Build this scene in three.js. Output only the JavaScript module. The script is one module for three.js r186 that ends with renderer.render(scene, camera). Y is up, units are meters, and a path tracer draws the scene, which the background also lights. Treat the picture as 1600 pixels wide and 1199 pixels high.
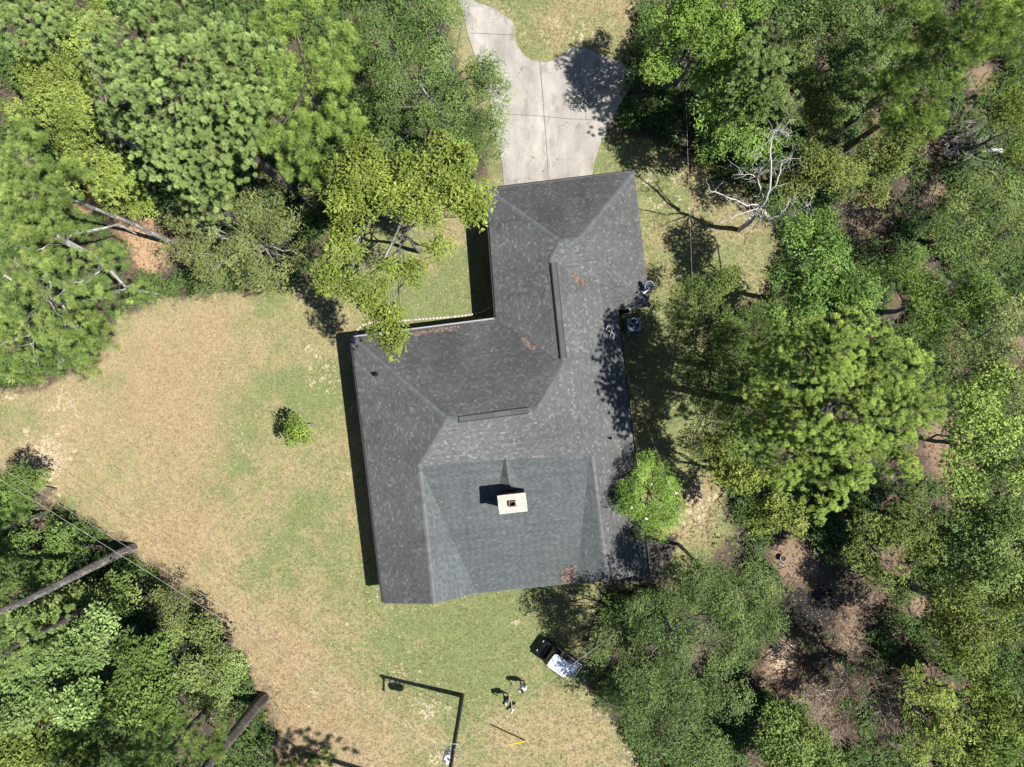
import * as THREE from 'three';
import { Sky } from 'three/addons/objects/Sky.js';
import { MarchingCubes } from 'three/addons/objects/MarchingCubes.js';
import { RoundedBoxGeometry } from 'three/addons/geometries/RoundedBoxGeometry.js';
import { mergeGeometries } from 'three/addons/utils/BufferGeometryUtils.js';

// ------------------------------------------------------------------ camera, sky, sun, exposure
const scene = new THREE.Scene();
const CAM_H = 49, FOV = 55.9;
const camera = new THREE.PerspectiveCamera(FOV, 1600 / 1199, 0.5, 3000);
camera.position.set(0, CAM_H, 0); camera.up.set(0, 0, -1); camera.lookAt(0, 0, 0);
const renderer = new THREE.WebGLRenderer({ antialias: true });
renderer.setSize(1024, 767);
renderer.toneMapping = THREE.LinearToneMapping;
renderer.toneMappingExposure = 2.06;
renderer.shadowMap.enabled = true;
const sunDir = new THREE.Vector3(0.972 * 0.515, 0.857, 0.235 * 0.515).normalize();
const sky = new Sky(); sky.name = 'sky'; sky.scale.setScalar(2000);
sky.material.uniforms.turbidity.value = 3.5; sky.material.uniforms.rayleigh.value = 0.9;
sky.material.uniforms.mieCoefficient.value = 0.004; sky.material.uniforms.sunPosition.value.copy(sunDir);
sky.userData.kind = 'structure';
scene.add(sky);
scene.environment = new THREE.PMREMGenerator(renderer).fromScene(scene).texture;
scene.environmentIntensity = 0.058;
const sun = new THREE.DirectionalLight(new THREE.Color(1, 0.975, 0.93), 4.9);
sun.position.copy(sunDir).multiplyScalar(120); sun.castShadow = true;
sun.shadow.camera.left = -55; sun.shadow.camera.right = 55; sun.shadow.camera.top = 55; sun.shadow.camera.bottom = -55; sun.shadow.camera.far = 260;
sun.shadow.mapSize.set(4096, 4096);
scene.add(sun, sun.target);

// ------------------------------------------------------------------ helpers
const F = 599.5 / Math.tan(FOV * Math.PI / 360), S0 = CAM_H / F;      // F: focal length in photograph pixels
// survey point -> world metres: a point seen at (px, py) in the photograph and standing h metres above the lawn
const W = (px, py, h = 0) => new THREE.Vector3((px - 800) * (CAM_H - h) / F, h, (py - 599.5) * (CAM_H - h) / F);
const G = (gx, gy, h = 0) => new THREE.Vector3((gx - 800) * S0, h, (gy - 599.5) * S0);   // straight above ground point
function rng(a) { return () => { a |= 0; a = a + 0x6D2B79F5 | 0; let t = Math.imul(a ^ a >>> 15, 1 | a); t = t + Math.imul(t ^ t >>> 7, 61 | t) ^ t; return ((t ^ t >>> 14) >>> 0) / 4294967296; }; }
const hash = (x, y) => { let h = Math.imul(x, 374761393) + Math.imul(y, 668265263) | 0; h = Math.imul(h ^ h >>> 13, 1274126177); return ((h ^ h >>> 16) >>> 0) / 4294967296; };
function vnoise(x, y) {
  const xi = Math.floor(x), yi = Math.floor(y); let fx = x - xi, fy = y - yi; fx = fx * fx * (3 - 2 * fx); fy = fy * fy * (3 - 2 * fy);
  const a = hash(xi, yi), b = hash(xi + 1, yi), c = hash(xi, yi + 1), d = hash(xi + 1, yi + 1);
  return a + (b - a) * fx + (c - a) * fy + (a - b - c + d) * fx * fy;
}
function fbm(x, y, o = 4) { let s = 0, a = 0.5, t = 0; for (let i = 0; i < o; i++) { s += a * vnoise(x, y); t += a; a *= 0.55; x = x * 2.03 + 17.3; y = y * 2.03 + 9.1; } return s / t; }
const sst = (a, b, x) => { const t = Math.min(1, Math.max(0, (x - a) / (b - a))); return t * t * (3 - 2 * t); };
const mixc = (a, b, t) => [a[0] + (b[0] - a[0]) * t, a[1] + (b[1] - a[1]) * t, a[2] + (b[2] - a[2]) * t];
const lin = (r, g, b) => { const c = new THREE.Color().setRGB(r / 255, g / 255, b / 255, THREE.SRGBColorSpace); return [c.r, c.g, c.b]; };
const names = {};
function numbered(n) { const k = names[n] = (names[n] ?? -1) + 1; return k ? n + '_' + String(k).padStart(3, '0') : n; }
function thing(name, label, category, pos = [0, 0, 0], turn = 0, group) {
  const o = new THREE.Group(); o.name = numbered(name); scene.add(o);
  if (pos.isVector3) o.position.copy(pos); else o.position.set(...pos);
  o.rotation.y = turn; o.userData = { label, category }; if (group) o.userData.group = group;
  return o;
}
function part(name, geo, mat, parent, kind) {
  const m = new THREE.Mesh(geo, mat); m.name = name; m.castShadow = m.receiveShadow = true; parent.add(m);
  if (kind) m.userData.kind = kind;
  return m;
}
function structure(name, geo, mat) { const m = part(name, geo, mat, scene); m.userData.kind = 'structure'; return m; }
const std = (c, rough = 0.8, o = {}) => { const m = new THREE.MeshStandardMaterial({ roughness: rough, ...o }); if (Array.isArray(c)) m.color.setRGB(...c); else m.color.set(c); return m; };
const V = (x, y, z) => new THREE.Vector3(x, y, z);
const box = (w, h, d, x = 0, y = 0, z = 0, ry = 0, r = 0) => { const g = r ? new RoundedBoxGeometry(w, h, d, 2, r) : new THREE.BoxGeometry(w, h, d); if (ry) g.rotateY(ry); g.translate(x, y, z); return g; };
// tapered tubes collected into one geometry
class Tubes {
  constructor() { this.p = []; this.i = []; this.t = []; }
  add(pts, r0, r1, sides = 6, wob = 0, rr = null) {
    const n = pts.length, base = this.p.length / 3; let vl = 0; let up = V(0.13, 0.2, 0.97);
    for (let k = 0; k < n; k++) {
      const t = V(0, 0, 0).subVectors(pts[Math.min(n - 1, k + 1)], pts[Math.max(0, k - 1)]).normalize();
      if (Math.abs(t.dot(up)) > 0.95) up = V(0.9, 0.1, 0.2);
      const a = V(0, 0, 0).crossVectors(t, up).normalize(), b = V(0, 0, 0).crossVectors(a, t);
      const r = r0 + (r1 - r0) * k / (n - 1); if (k) vl += pts[k].distanceTo(pts[k - 1]);
      for (let s = 0; s < sides; s++) {
        this.t.push(s / sides * Math.max(1, Math.round(r0 * 6.3 / 0.5)), vl * 0.5); const an = s / sides * 2 * Math.PI, q = r * (1 + (wob && rr ? (rr() - 0.5) * wob : 0));
        this.p.push(pts[k].x + (a.x * Math.cos(an) + b.x * Math.sin(an)) * q, pts[k].y + (a.y * Math.cos(an) + b.y * Math.sin(an)) * q, pts[k].z + (a.z * Math.cos(an) + b.z * Math.sin(an)) * q);
      }
    }
    for (let k = 0; k < n - 1; k++) for (let s = 0; s < sides; s++) {
      const a = base + k * sides + s, b = base + k * sides + (s + 1) % sides, c = a + sides, d = b + sides;
      this.i.push(a, b, c, b, d, c);
    }
    for (const [k, f] of [[0, 1], [n - 1, 0]]) for (let s = 1; s < sides - 1; s++) { const o = base + k * sides; f ? this.i.push(o, o + s + 1, o + s) : this.i.push(o, o + s, o + s + 1); }
    return this;
  }
  geo() { const g = new THREE.BufferGeometry(); g.setAttribute('position', new THREE.Float32BufferAttribute(this.p, 3)); g.setAttribute('uv', new THREE.Float32BufferAttribute(this.t, 2)); g.setIndex(this.i); g.computeVertexNormals(); return g; }
}
const tube = (pts, r0, r1 = r0, sides = 8) => new Tubes().add(pts, r0, r1, sides).geo();
function bend(a, b, n, amt, r) { const o = []; const d = a.distanceTo(b) * amt; let ox = 0, oy = 0, oz = 0; for (let k = 0; k <= n; k++) { const t = k / n, p = a.clone().lerp(b, t); if (k && k < n) { ox += (r() - 0.5) * d; oy += (r() - 0.5) * d * 0.6; oz += (r() - 0.5) * d; const e = Math.sin(Math.PI * t); p.x += ox * e; p.y += oy * e; p.z += oz * e; } o.push(p); } return o; }

// ------------------------------------------------------------------ ground
const inPoly = (P, x, y) => { let c = false; for (let i = 0, j = P.length - 1; i < P.length; j = i++) { const [xi, yi] = P[i], [xj, yj] = P[j]; if ((yi > y) !== (yj > y) && x < (xj - xi) * (y - yi) / (yj - yi) + xi) c = !c; } return c; };
const edgeDist = (P, x, y) => { let m = 1e9; for (let i = 0, j = P.length - 1; i < P.length; j = i++) { const [ax, ay] = P[j], [bx, by] = P[i]; const dx = bx - ax, dy = by - ay; const t = Math.max(0, Math.min(1, ((x - ax) * dx + (y - ay) * dy) / (dx * dx + dy * dy))); m = Math.min(m, Math.hypot(x - ax - dx * t, y - ay - dy * t)); } return inPoly(P, x, y) ? m : -m; };
const LAWN = [[-40, 620], [60, 605], [130, 585], [190, 500], [260, 470], [330, 462], [450, 452], [520, 400], [560, 345], [700, 320], [740, 300], [768, 262], [735, 150], [700, 60], [670, -60], [1010, -60], [980, 60], [960, 210], [1010, 215], [1090, 260], [1160, 300], [1215, 380], [1190, 470], [1100, 480], [1110, 640], [1120, 740], [1145, 830], [1080, 900], [940, 920], [905, 1010], [930, 1100], [985, 1170], [1020, 1260], [520, 1260], [440, 1200], [425, 1110], [380, 1020], [300, 935], [200, 850], [80, 775], [-40, 725]];
const spotsGreen = [[380, 650, 60, .8], [375, 720, 45, .8], [470, 870, 60, .8], [478, 795, 24, .9], [500, 620, 60, .5], [640, 460, 90, .9], [700, 495, 70, .8], [600, 300, 140, .5], [530, 560, 50, .4], [710, 985, 90, .8], [800, 950, 70, .8], [640, 1030, 70, .6], [760, 1010, 80, .6], [760, 1090, 70, .5], [660, 1040, 20, .6], [160, 610, 40, .7], [105, 790, 22, .9], [700, 1140, 80, .3], [1060, 420, 140, .6], [1060, 620, 150, .5], [940, 250, 25, .9], [970, 230, 50, .4], [830, 88, 40, .5], [840, 40, 60, .3], [400, 900, 60, .4], [560, 870, 70, .5], [560, 760, 60, .4], [880, 1000, 60, .6], [1020, 330, 60, .5]];
const spotsPale = [[72, 705, 42, 1], [85, 735, 22, 1], [100, 625, 18, .9], [115, 640, 14, .8], [85, 775, 16, .9], [5, 610, 25, .6], [378, 700, 16, .6], [625, 1052, 20, .7], [650, 1095, 35, .5], [680, 1100, 25, .4], [535, 985, 16, .6], [562, 978, 10, .7], [485, 1002, 10, .7], [500, 990, 18, .4], [470, 1055, 12, .8], [486, 1085, 14, .8], [515, 575, 40, .45], [500, 545, 30, .4], [590, 925, 25, .4], [640, 955, 18, .4], [815, 970, 18, .6], [815, 1135, 25, .6], [690, 1180, 18, .7], [660, 1170, 16, .5], [545, 730, 10, .6], [930, 990, 30, .3], [540, 640, 14, .5], [895, 60, 50, .5], [1045, 300, 50, .4], [1110, 790, 40, .5], [1075, 800, 30, .5], [980, 1190, 30, .6], [925, 1130, 30, .3]];
const spotsTan = [[270, 660, 130, .6], [230, 590, 90, .5], [330, 520, 80, .6], [300, 800, 90, .5], [250, 880, 90, .7], [420, 1100, 120, .8], [350, 980, 60, .7], [540, 1150, 110, .6], [880, 1150, 80, .5], [860, 20, 70, .6], [450, 1010, 60, .5], [120, 680, 60, .3], [760, 380, 40, .3], [1100, 330, 70, .4], [1100, 770, 60, .7]];
const BARE = [[235, 395, 40, .9], [215, 350, 40, .9], [130, 320, 22, .8], [1350, 330, 45, .9], [1530, 120, 30, .9], [1450, 230, 30, .8], [1470, 300, 30, .6], [1370, 195, 25, .6], [1470, 680, 40, .8], [1480, 720, 45, .7], [1510, 790, 40, .6], [1400, 870, 30, .7], [1250, 885, 45, .7], [1230, 870, 35, .7], [1225, 1015, 40, .9], [1265, 1085, 45, .8], [1330, 940, 60, .55], [1435, 940, 30, .8], [1330, 1010, 40, .4], [1300, 1130, 40, .4], [1370, 1060, 30, .4], [1210, 1060, 30, .7], [1590, 540, 30, .8], [1430, 1060, 30, .6], [1540, 1070, 25, .6], [1590, 310, 25, .6]];
function sumSpots(L, x, y) { let s = 0; for (const [a, b, r, w] of L) { const d = (x - a) * (x - a) + (y - b) * (y - b); if (d < r * r * 4) s += w * Math.exp(-d / (r * r) * 1.4); } return s; }
const C = {
  tan: lin(142, 126, 93), tan2: lin(132, 110, 81), olive: lin(124, 119, 80), green: lin(92, 104, 58), pale: lin(176, 160, 136), straw: lin(114, 95, 76), straw2: lin(82, 66, 52), soil: lin(58, 50, 42), moss: lin(46, 58, 28), gap: lin(150, 122, 92), char: lin(24, 22, 21), sand: lin(170, 150, 126),
};
{
  const w = 2048, h = 1572, d = new Uint8Array(w * h * 4), X0 = -60, XW = 1720, Y0 = -60, YH = 1320;
  const toS = (c) => { c = Math.min(1, Math.max(0, c)); return 255 * (c <= 0.0031308 ? 12.92 * c : 1.055 * Math.pow(c, 1 / 2.4) - 0.055); };
  const cw = 256, ch = 196, coarse = new Float32Array(cw * ch * 5);
  for (let j = 0; j < ch; j++) for (let i = 0; i < cw; i++) {
    const x = X0 + XW * i / (cw - 1), y = Y0 + YH * j / (ch - 1), k = (j * cw + i) * 5;
    coarse[k] = edgeDist(LAWN, x, y); coarse[k + 1] = sumSpots(spotsGreen, x, y); coarse[k + 2] = sumSpots(spotsPale, x, y); coarse[k + 3] = sumSpots(spotsTan, x, y); coarse[k + 4] = sumSpots(BARE, x, y);
  }
  const q = [0, 0, 0, 0, 0];
  for (let j = 0; j < h; j++) for (let i = 0; i < w; i++) {
    const x = X0 + XW * (i + 0.5) / w, y = Y0 + YH * (j + 0.5) / h;
    const cx = (i + 0.5) / w * (cw - 1), cy = (j + 0.5) / h * (ch - 1), ci = Math.min(cw - 2, cx | 0), cj = Math.min(ch - 2, cy | 0), fx = cx - ci, fy = cy - cj, k = (cj * cw + ci) * 5;
    for (let n = 0; n < 5; n++) q[n] = (coarse[k + n] * (1 - fx) + coarse[k + 5 + n] * fx) * (1 - fy) + (coarse[k + cw * 5 + n] * (1 - fx) + coarse[k + cw * 5 + 5 + n] * fx) * fy;
    const n1 = fbm(x / 60, y / 60, 4), n2 = fbm(x / 16 + 40, y / 16, 3), n3 = vnoise(x / 3.1, y / 3.1), n4 = hash(i, j), n5 = hash(i >> 1, (j >> 1) + 999), n6 = vnoise(x / 1.7 + 90, y / 2.6);
    const lawn = sst(-14, 14, q[0] + (n2 - 0.5) * 40 + (n3 - 0.5) * 14);
    // turf: dormant straw, olive and green blades
    const g = q[1] * 0.62 - q[3] * 0.6 + (n1 - 0.5) * 1.3 + (n2 - 0.5) * 0.7 + (fbm(x / 27 + 11, y / 27 + 5, 3) - 0.5) * 1.1 + 0.24 + 0.42 * sst(150, 520, x - 0.25 * (y - 700)) - 0.3 * sst(1060, 1160, y);
    let c = mixc(C.tan, C.olive, sst(-0.1, 0.5, g + (n6 - 0.5) * 0.7));
    c = mixc(c, C.green, 0.75 * sst(0.45, 1.15, g + (n3 - 0.5) * 0.6 + (n5 - 0.5) * 0.35));
    c = mixc(c, C.tan2, sst(0.55, 0.8, n3) * 0.55 * (1 - sst(0.5, 0.9, g)) + 0.35 * sst(0.2, 0.9, q[3]));
    const pale = sst(0.52, 0.70, q[2] * 0.75 + 0.5 * sst(0.60, 0.74, fbm(x / 13 + 60, y / 13 + 31, 3)) * (q[2] > 0.03 ? 1 : 0.6) + (n3 - 0.5) * 0.75 + (n2 - 0.5) * 0.5 + (n6 - 0.5) * 0.3) * Math.min(1, q[2] * 4 + 0.45);
    c = mixc(c, C.pale, pale * (0.35 + 0.5 * n5));
    if (n5 > 0.972) c = mixc(c, C.pale, 0.5); if (n5 < 0.03) c = mixc(c, C.soil, 0.45);
    // woodland floor: pine straw, leaf mould, moss, darkened for the shade under crowns
    if (lawn < 1) {
      const m = fbm(x / 34 + 7, y / 34 + 3, 4);
      let f = mixc(C.straw2, C.soil, sst(0.3, 0.6, m + (n3 - 0.5) * 0.5));
      f = mixc(f, C.moss, 0.7 * sst(0.52, 0.68, fbm(x / 22 + 70, y / 22, 3)));
      f = mixc(f, x < 420 ? C.gap : C.straw, sst(0.2, 0.75, q[4] + (n2 - 0.5) * 0.5 + (n3 - 0.5) * 0.25));
      const ash = Math.exp(-((x - 1268) ** 2 / 2600 + (y - 952) ** 2 / 1700)); f = mixc(f, C.char, sst(0.3, 0.6, ash + (n2 - 0.5) * 0.7 + (n3 - 0.5) * 0.3));
      const sd = Math.exp(-((x - 1222) ** 2 / 500 + (y - 1020) ** 2 / 900)); f = mixc(f, C.sand, 0.8 * sst(0.3, 0.7, sd + (n2 - 0.5) * 0.5));
      if (n5 > 0.95) f = mixc(f, C.tan, 0.5);
      c = mixc(f, c, lawn);
    }
    const gr = 0.76 + 0.28 * n4 + 0.20 * n6;
    const o = (j * w + i) * 4; d[o] = toS(c[0] * gr); d[o + 1] = toS(c[1] * gr); d[o + 2] = toS(c[2] * gr); d[o + 3] = 255;
  }
  const t = new THREE.DataTexture(d, w, h); t.colorSpace = THREE.SRGBColorSpace; t.magFilter = THREE.LinearFilter; t.minFilter = THREE.LinearMipmapLinearFilter; t.wrapS = t.wrapT = THREE.MirroredRepeatWrapping; t.needsUpdate = true;
  const bw = 512, bd = new Uint8Array(bw * bw * 4);
  for (let j = 0; j < bw; j++) for (let i = 0; i < bw; i++) { const v = 255 * (0.6 * hash(i, j + 77) + 0.4 * hash(i >> 2, j >> 2)), o = (j * bw + i) * 4; bd[o] = bd[o + 1] = bd[o + 2] = v; bd[o + 3] = 255; }
  const bt = new THREE.DataTexture(bd, bw, bw); bt.magFilter = THREE.LinearFilter; bt.wrapS = bt.wrapT = THREE.RepeatWrapping; bt.repeat.set(XW * S0 / 12, YH * S0 / 12); bt.needsUpdate = true;
  const R = 600, g = new THREE.PlaneGeometry(2 * R, 2 * R); g.rotateX(-Math.PI / 2);
  const p = g.attributes.position, uv = g.attributes.uv;
  for (let k = 0; k < p.count; k++) uv.setXY(k, (p.getX(k) / S0 + 800 - X0) / XW, (p.getZ(k) / S0 + 599.5 - Y0) / YH);
  structure('ground', g, new THREE.MeshStandardMaterial({ map: t, roughness: 0.95, bumpMap: bt, bumpScale: 0.02 }));
}

// ------------------------------------------------------------------ driveway of cast concrete slabs
function concreteTex(seed) {
  const w = 1024, d = new Uint8Array(w * w * 4);
  for (let j = 0; j < w; j++) for (let i = 0; i < w; i++) {
    const x = i / w * 14, y = j / w * 14;                                     // metres
    const n = fbm(x * 0.7 + seed, y * 0.45, 5), m = fbm(x * 2.6, y * 1.3 + seed, 4), s = hash(i, j + seed), streak = fbm(x * 3.1 + 5, y * 0.35 + 2, 3);
    let v = 0.80 + (n - 0.5) * 0.22 + (m - 0.5) * 0.14 + (s - 0.5) * 0.10 + (streak - 0.5) * 0.07;
    const st = sst(0.60, 0.74, fbm(x * 1.4 + 31, y * 0.9 + 3, 4)); v *= 1 - 0.10 * st;
    // hairline cracks
    const cr = Math.abs(fbm(x * 0.42 + 3, y * 0.42 + 8, 5) - 0.5); if (cr < 0.0022) v *= 0.62;
    const o = (j * w + i) * 4; d[o] = Math.min(255, 177 * v); d[o + 1] = Math.min(255, 170 * v); d[o + 2] = Math.min(255, 158 * v); d[o + 3] = 255;
  }
  const t = new THREE.DataTexture(d, w, w); t.colorSpace = THREE.SRGBColorSpace; t.magFilter = THREE.LinearFilter; t.minFilter = THREE.LinearMipmapLinearFilter; t.wrapS = t.wrapT = THREE.RepeatWrapping; t.repeat.set(1 / 14, 1 / 14); t.needsUpdate = true; return t;
}
const concrete = new THREE.MeshStandardMaterial({ map: concreteTex(3), roughness: 0.9 }); concrete.map.offset.set(0.35, 0.179);
function slabGeo(P, top, inset = 0.014) {
  let a = 0; for (let i = 0, j = P.length - 1; i < P.length; j = i++) a += P[j][0] * P[i][1] - P[i][0] * P[j][1];
  if (a < 0) P = P.slice().reverse();
  const Q = P.map(([x, y], i) => { const [ax, ay] = P[(i + P.length - 1) % P.length], [bx, by] = P[(i + 1) % P.length]; const dx = bx - ax, dy = by - ay, l = Math.hypot(dx, dy); return [(x - 800) * S0 - dy / l * inset, (y - 599.5) * S0 + dx / l * inset]; });
  const sh = new THREE.Shape(Q.map(([x, y]) => new THREE.Vector2(x, -y)));
  const g = new THREE.ExtrudeGeometry(sh, { depth: top + 0.1 - 0.012, bevelEnabled: true, bevelSize: 0.012, bevelThickness: 0.012, bevelOffset: -0.012, bevelSegments: 1 }); g.rotateX(-Math.PI / 2); g.translate(0, -0.1, 0); return g;
}
{
  const slabs = [
    [[705, -30], [728, -30], [742, 2], [770, 12], [785, 22], [800, 33], [805, 42], [804, 55], [730, 52], [720, 10]],
    [[730, 52], [804, 55], [808, 72], [818, 85], [830, 94], [843, 97], [847, 140], [850, 182], [812, 180], [768, 176], [757, 130], [742, 90]],
    [[843, 97], [856, 97], [868, 93], [880, 84], [892, 74], [905, 72], [907, 120], [912, 150], [916, 187], [885, 186], [850, 182], [847, 140]],
    [[905, 72], [940, 85], [985, 105], [998, 115], [990, 130], [968, 165], [957, 190], [916, 187], [912, 150], [907, 120]],
    [[768, 176], [812, 180], [850, 182], [854, 230], [858, 310], [790, 310], [786, 280], [783, 250], [775, 220]],
    [[850, 182], [885, 186], [916, 187], [957, 190], [940, 220], [930, 250], [925, 275], [922, 310], [858, 310], [854, 230]]];
  const g = new THREE.Group(); g.name = 'driveway'; g.userData.kind = 'structure'; scene.add(g);
  for (const s of slabs) part('slab', slabGeo(s, 0.045), concrete, g);
  const soil = part('joint_bed', slabGeo([[712, -20], [735, -20], [742, 4], [785, 24], [803, 42], [806, 72], [818, 87], [843, 99], [868, 95], [892, 76], [940, 87], [996, 115], [966, 165], [938, 220], [924, 275], [920, 308], [792, 308], [784, 250], [770, 178], [744, 90], [722, 10]], 0.012), std(lin(92, 84, 76), 1), g);
  const pt = new THREE.Group(); pt.name = 'patio'; pt.userData.kind = 'structure'; scene.add(pt);
  part('slab', slabGeo([[962, 846], [1040, 838], [1058, 842], [1050, 868], [1035, 885], [970, 892]], 0.06), std(lin(150, 146, 142), 0.9, { map: concrete.map }), pt);
  part('slab', slabGeo([[940, 895], [1035, 886], [1030, 905], [945, 918]], 0.05), std(lin(150, 146, 142), 0.9, { map: concrete.map }), pt);
}

// ------------------------------------------------------------------ the house
const HA = 6.5 * Math.PI / 180, UX = [Math.cos(HA), -Math.sin(HA)], UZ = [Math.sin(HA), Math.cos(HA)];
const RV = {};
for (const [k, a] of Object.entries({
  A: [549, 528, 2.7], B: [775.5, 499, 2.7], C: [760, 296, 2.7], D: [991, 268, 2.7], E: [1016, 479, 2.7], F: [964, 483, 2.7], G: [1013, 894, 2.7], K: [599, 943, 2.7],
  M1: [698, 655, 5.1], M2: [838, 640, 5.1], P1: [655, 725, 4.22], P2: [678, 944, 4.2], N1: [880, 568, 4.4], N2: [861, 405, 4.32], Q1: [875, 377, 4.55], Q2: [903, 374, 4.55],
  R1: [925, 712, 3.92], R2: [949, 909, 3.87], V1: [745, 927.5, 3.05], V2: [901, 911, 3.05], I1: [657, 729, 4.18], I2: [922, 705, 3.93],
})) RV[k] = W(...a);
{
  const house = thing('house', 'brick ranch house under grey and greenish shingle roofs with hips and a chimney', 'house', [0, 0, 0]);
  const tone = (rr, pal) => { let t = rr(), k = 0; while (k < pal.length - 1 && (t -= pal[k][1]) > 0) k++; return pal[k][0]; };
  const GREY = [[[.060, .060, .058], .26], [[.068, .068, .066], .32], [[.077, .077, .075], .26], [[.095, .095, .092], .12], [[.118, .118, .114], .04]];
  const GREEN = [[[.064, .072, .072], .50], [[.082, .091, .090], .44], [[.102, .110, .109], .06]];
  const shingleMat = new THREE.MeshStandardMaterial({ vertexColors: true, roughness: 0.88 });
  function clip(poly, a, b) {                                              // keep the left side of a->b
    const o = []; const s = (p) => (b[0] - a[0]) * (p[1] - a[1]) - (b[1] - a[1]) * (p[0] - a[0]);
    for (let i = 0; i < poly.length; i++) { const p = poly[i], q = poly[(i + 1) % poly.length], sp = s(p), sq = s(q); if (sp >= 0) o.push(p); if ((sp > 0 && sq < 0) || (sp < 0 && sq > 0)) { const t = sp / (sp - sq); o.push([p[0] + (q[0] - p[0]) * t, p[1] + (q[1] - p[1]) * t]); } }
    return o;
  }
  let seed = 11;
  function face(keys, up, pal, opt = {}) {
    const rr = rng(seed++), vs = keys.map((k) => typeof k === 'string' ? RV[k] : k);
    const upd = { W: UX, E: [-UX[0], -UX[1]], N: UZ, S: [-UZ[0], -UZ[1]] }[up], al = [-upd[1], upd[0]];
    const uv = vs.map((p) => [p.x * al[0] + p.z * al[1], p.x * upd[0] + p.z * upd[1]]);
    const tri = THREE.ShapeUtils.triangulateShape(uv.map((p) => new THREE.Vector2(...p)), []);
    const ex = opt.ex ?? 0.125, tw = opt.tw ?? 0.155, P = [], Cc = [], N = [], lift = opt.lift ?? 0;
    const store = new Map();
    for (let t of tri) {
      let [a, b, c] = t; if ((uv[b][0] - uv[a][0]) * (uv[c][1] - uv[a][1]) - (uv[b][1] - uv[a][1]) * (uv[c][0] - uv[a][0]) < 0) [b, c] = [c, b];
      const A = uv[a], B = uv[b], D = uv[c], den = (B[1] - D[1]) * (A[0] - D[0]) + (D[0] - B[0]) * (A[1] - D[1]);
      const H = (x, y) => { const l = ((B[1] - D[1]) * (x - D[0]) + (D[0] - B[0]) * (y - D[1])) / den, m = ((D[1] - A[1]) * (x - D[0]) + (A[0] - D[0]) * (y - D[1])) / den; return l * vs[a].y + m * vs[b].y + (1 - l - m) * vs[c].y; };
      const u0 = Math.min(A[0], B[0], D[0]), u1 = Math.max(A[0], B[0], D[0]), v0 = Math.min(A[1], B[1], D[1]), v1 = Math.max(A[1], B[1], D[1]);
      for (let r = Math.floor(v0 / ex); r * ex < v1; r++) {
        const off = opt.regular ? (r % 2 ? 0.5 : 0) * tw : hash(r, seed) * tw * 3;
        for (let k = Math.floor((u0 - off) / tw) - 1; k * tw + off < u1; k++) {
          const key = r * 4096 + k; let s = store.get(key);
          if (!s) {
            let j0 = 0, j1 = 0; if (opt.regular) { j0 = (hash(k, r * 7 + seed) - 0.5) * tw * 0.35; j1 = (hash(k + 1, r * 7 + seed) - 0.5) * tw * 0.35; } else { j0 = (hash(k, r * 7 + seed) - 0.5) * tw * 0.5; j1 = (hash(k + 1, r * 7 + seed) - 0.5) * tw * 0.5; }
            let col = opt.regular ? (((k + r * (1 + (hash(r, 5) > 0.5))) % 2 + 2) % 2 ? pal[0][0] : pal[1][0]) : tone(rr, pal);
            if (opt.regular && rr() < 0.38) col = tone(rr, pal);
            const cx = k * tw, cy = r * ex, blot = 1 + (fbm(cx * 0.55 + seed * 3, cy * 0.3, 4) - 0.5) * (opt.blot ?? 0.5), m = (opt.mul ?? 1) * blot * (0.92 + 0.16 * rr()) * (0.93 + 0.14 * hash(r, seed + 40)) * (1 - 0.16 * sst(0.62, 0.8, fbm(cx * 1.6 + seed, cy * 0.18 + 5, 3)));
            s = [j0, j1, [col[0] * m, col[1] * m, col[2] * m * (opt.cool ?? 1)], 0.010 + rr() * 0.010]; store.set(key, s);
          }
          let poly = [[k * tw + off + s[0], r * ex], [(k + 1) * tw + off + s[1] - 0.004, r * ex], [(k + 1) * tw + off + s[1] - 0.004, (r + 1) * ex], [k * tw + off + s[0], (r + 1) * ex]];
          poly = clip(poly, A, B); if (poly.length > 2) poly = clip(poly, B, D); if (poly.length > 2) poly = clip(poly, D, A);
          if (poly.length < 3) continue;
          const w = poly.map(([x, y]) => [x * al[0] + y * upd[0], H(x, y) + lift + s[3] * (1 - (y / ex - r)) + 0.002, x * al[1] + y * upd[1]]);
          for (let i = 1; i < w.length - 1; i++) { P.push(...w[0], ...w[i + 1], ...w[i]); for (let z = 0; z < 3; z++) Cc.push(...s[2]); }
        }
      }
    }
    const g = new THREE.BufferGeometry(); g.setAttribute('position', new THREE.Float32BufferAttribute(P, 3)); g.setAttribute('color', new THREE.Float32BufferAttribute(Cc, 3)); g.computeVertexNormals();
    // all normals up
    const n = g.attributes.normal; let flip = n.getY(0) < 0; if (flip) { for (let i = 0; i < P.length; i += 9) for (let z = 0; z < 3; z++) { const q = P[i + 3 + z]; P[i + 3 + z] = P[i + 6 + z]; P[i + 6 + z] = q; } g.setAttribute('position', new THREE.Float32BufferAttribute(P, 3)); g.computeVertexNormals(); }
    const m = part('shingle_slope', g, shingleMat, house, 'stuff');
    // decking below
    const dp = []; for (const [a, b, c] of tri) for (const z of [a, b, c]) dp.push(vs[z].x, vs[z].y - 0.012 + lift, vs[z].z);
    decks.push(...dp);
    return m;
  }
  const decks = [];  // mul bakes a shade per facing into the shingle colour, north darkest
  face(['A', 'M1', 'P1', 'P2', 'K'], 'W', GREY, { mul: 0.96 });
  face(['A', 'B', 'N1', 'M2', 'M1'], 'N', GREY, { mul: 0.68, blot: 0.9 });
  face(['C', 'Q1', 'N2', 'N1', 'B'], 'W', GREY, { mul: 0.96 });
  face(['C', 'D', 'Q2', 'Q1'], 'N', GREY, { mul: 0.68, blot: 0.9 });
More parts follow.
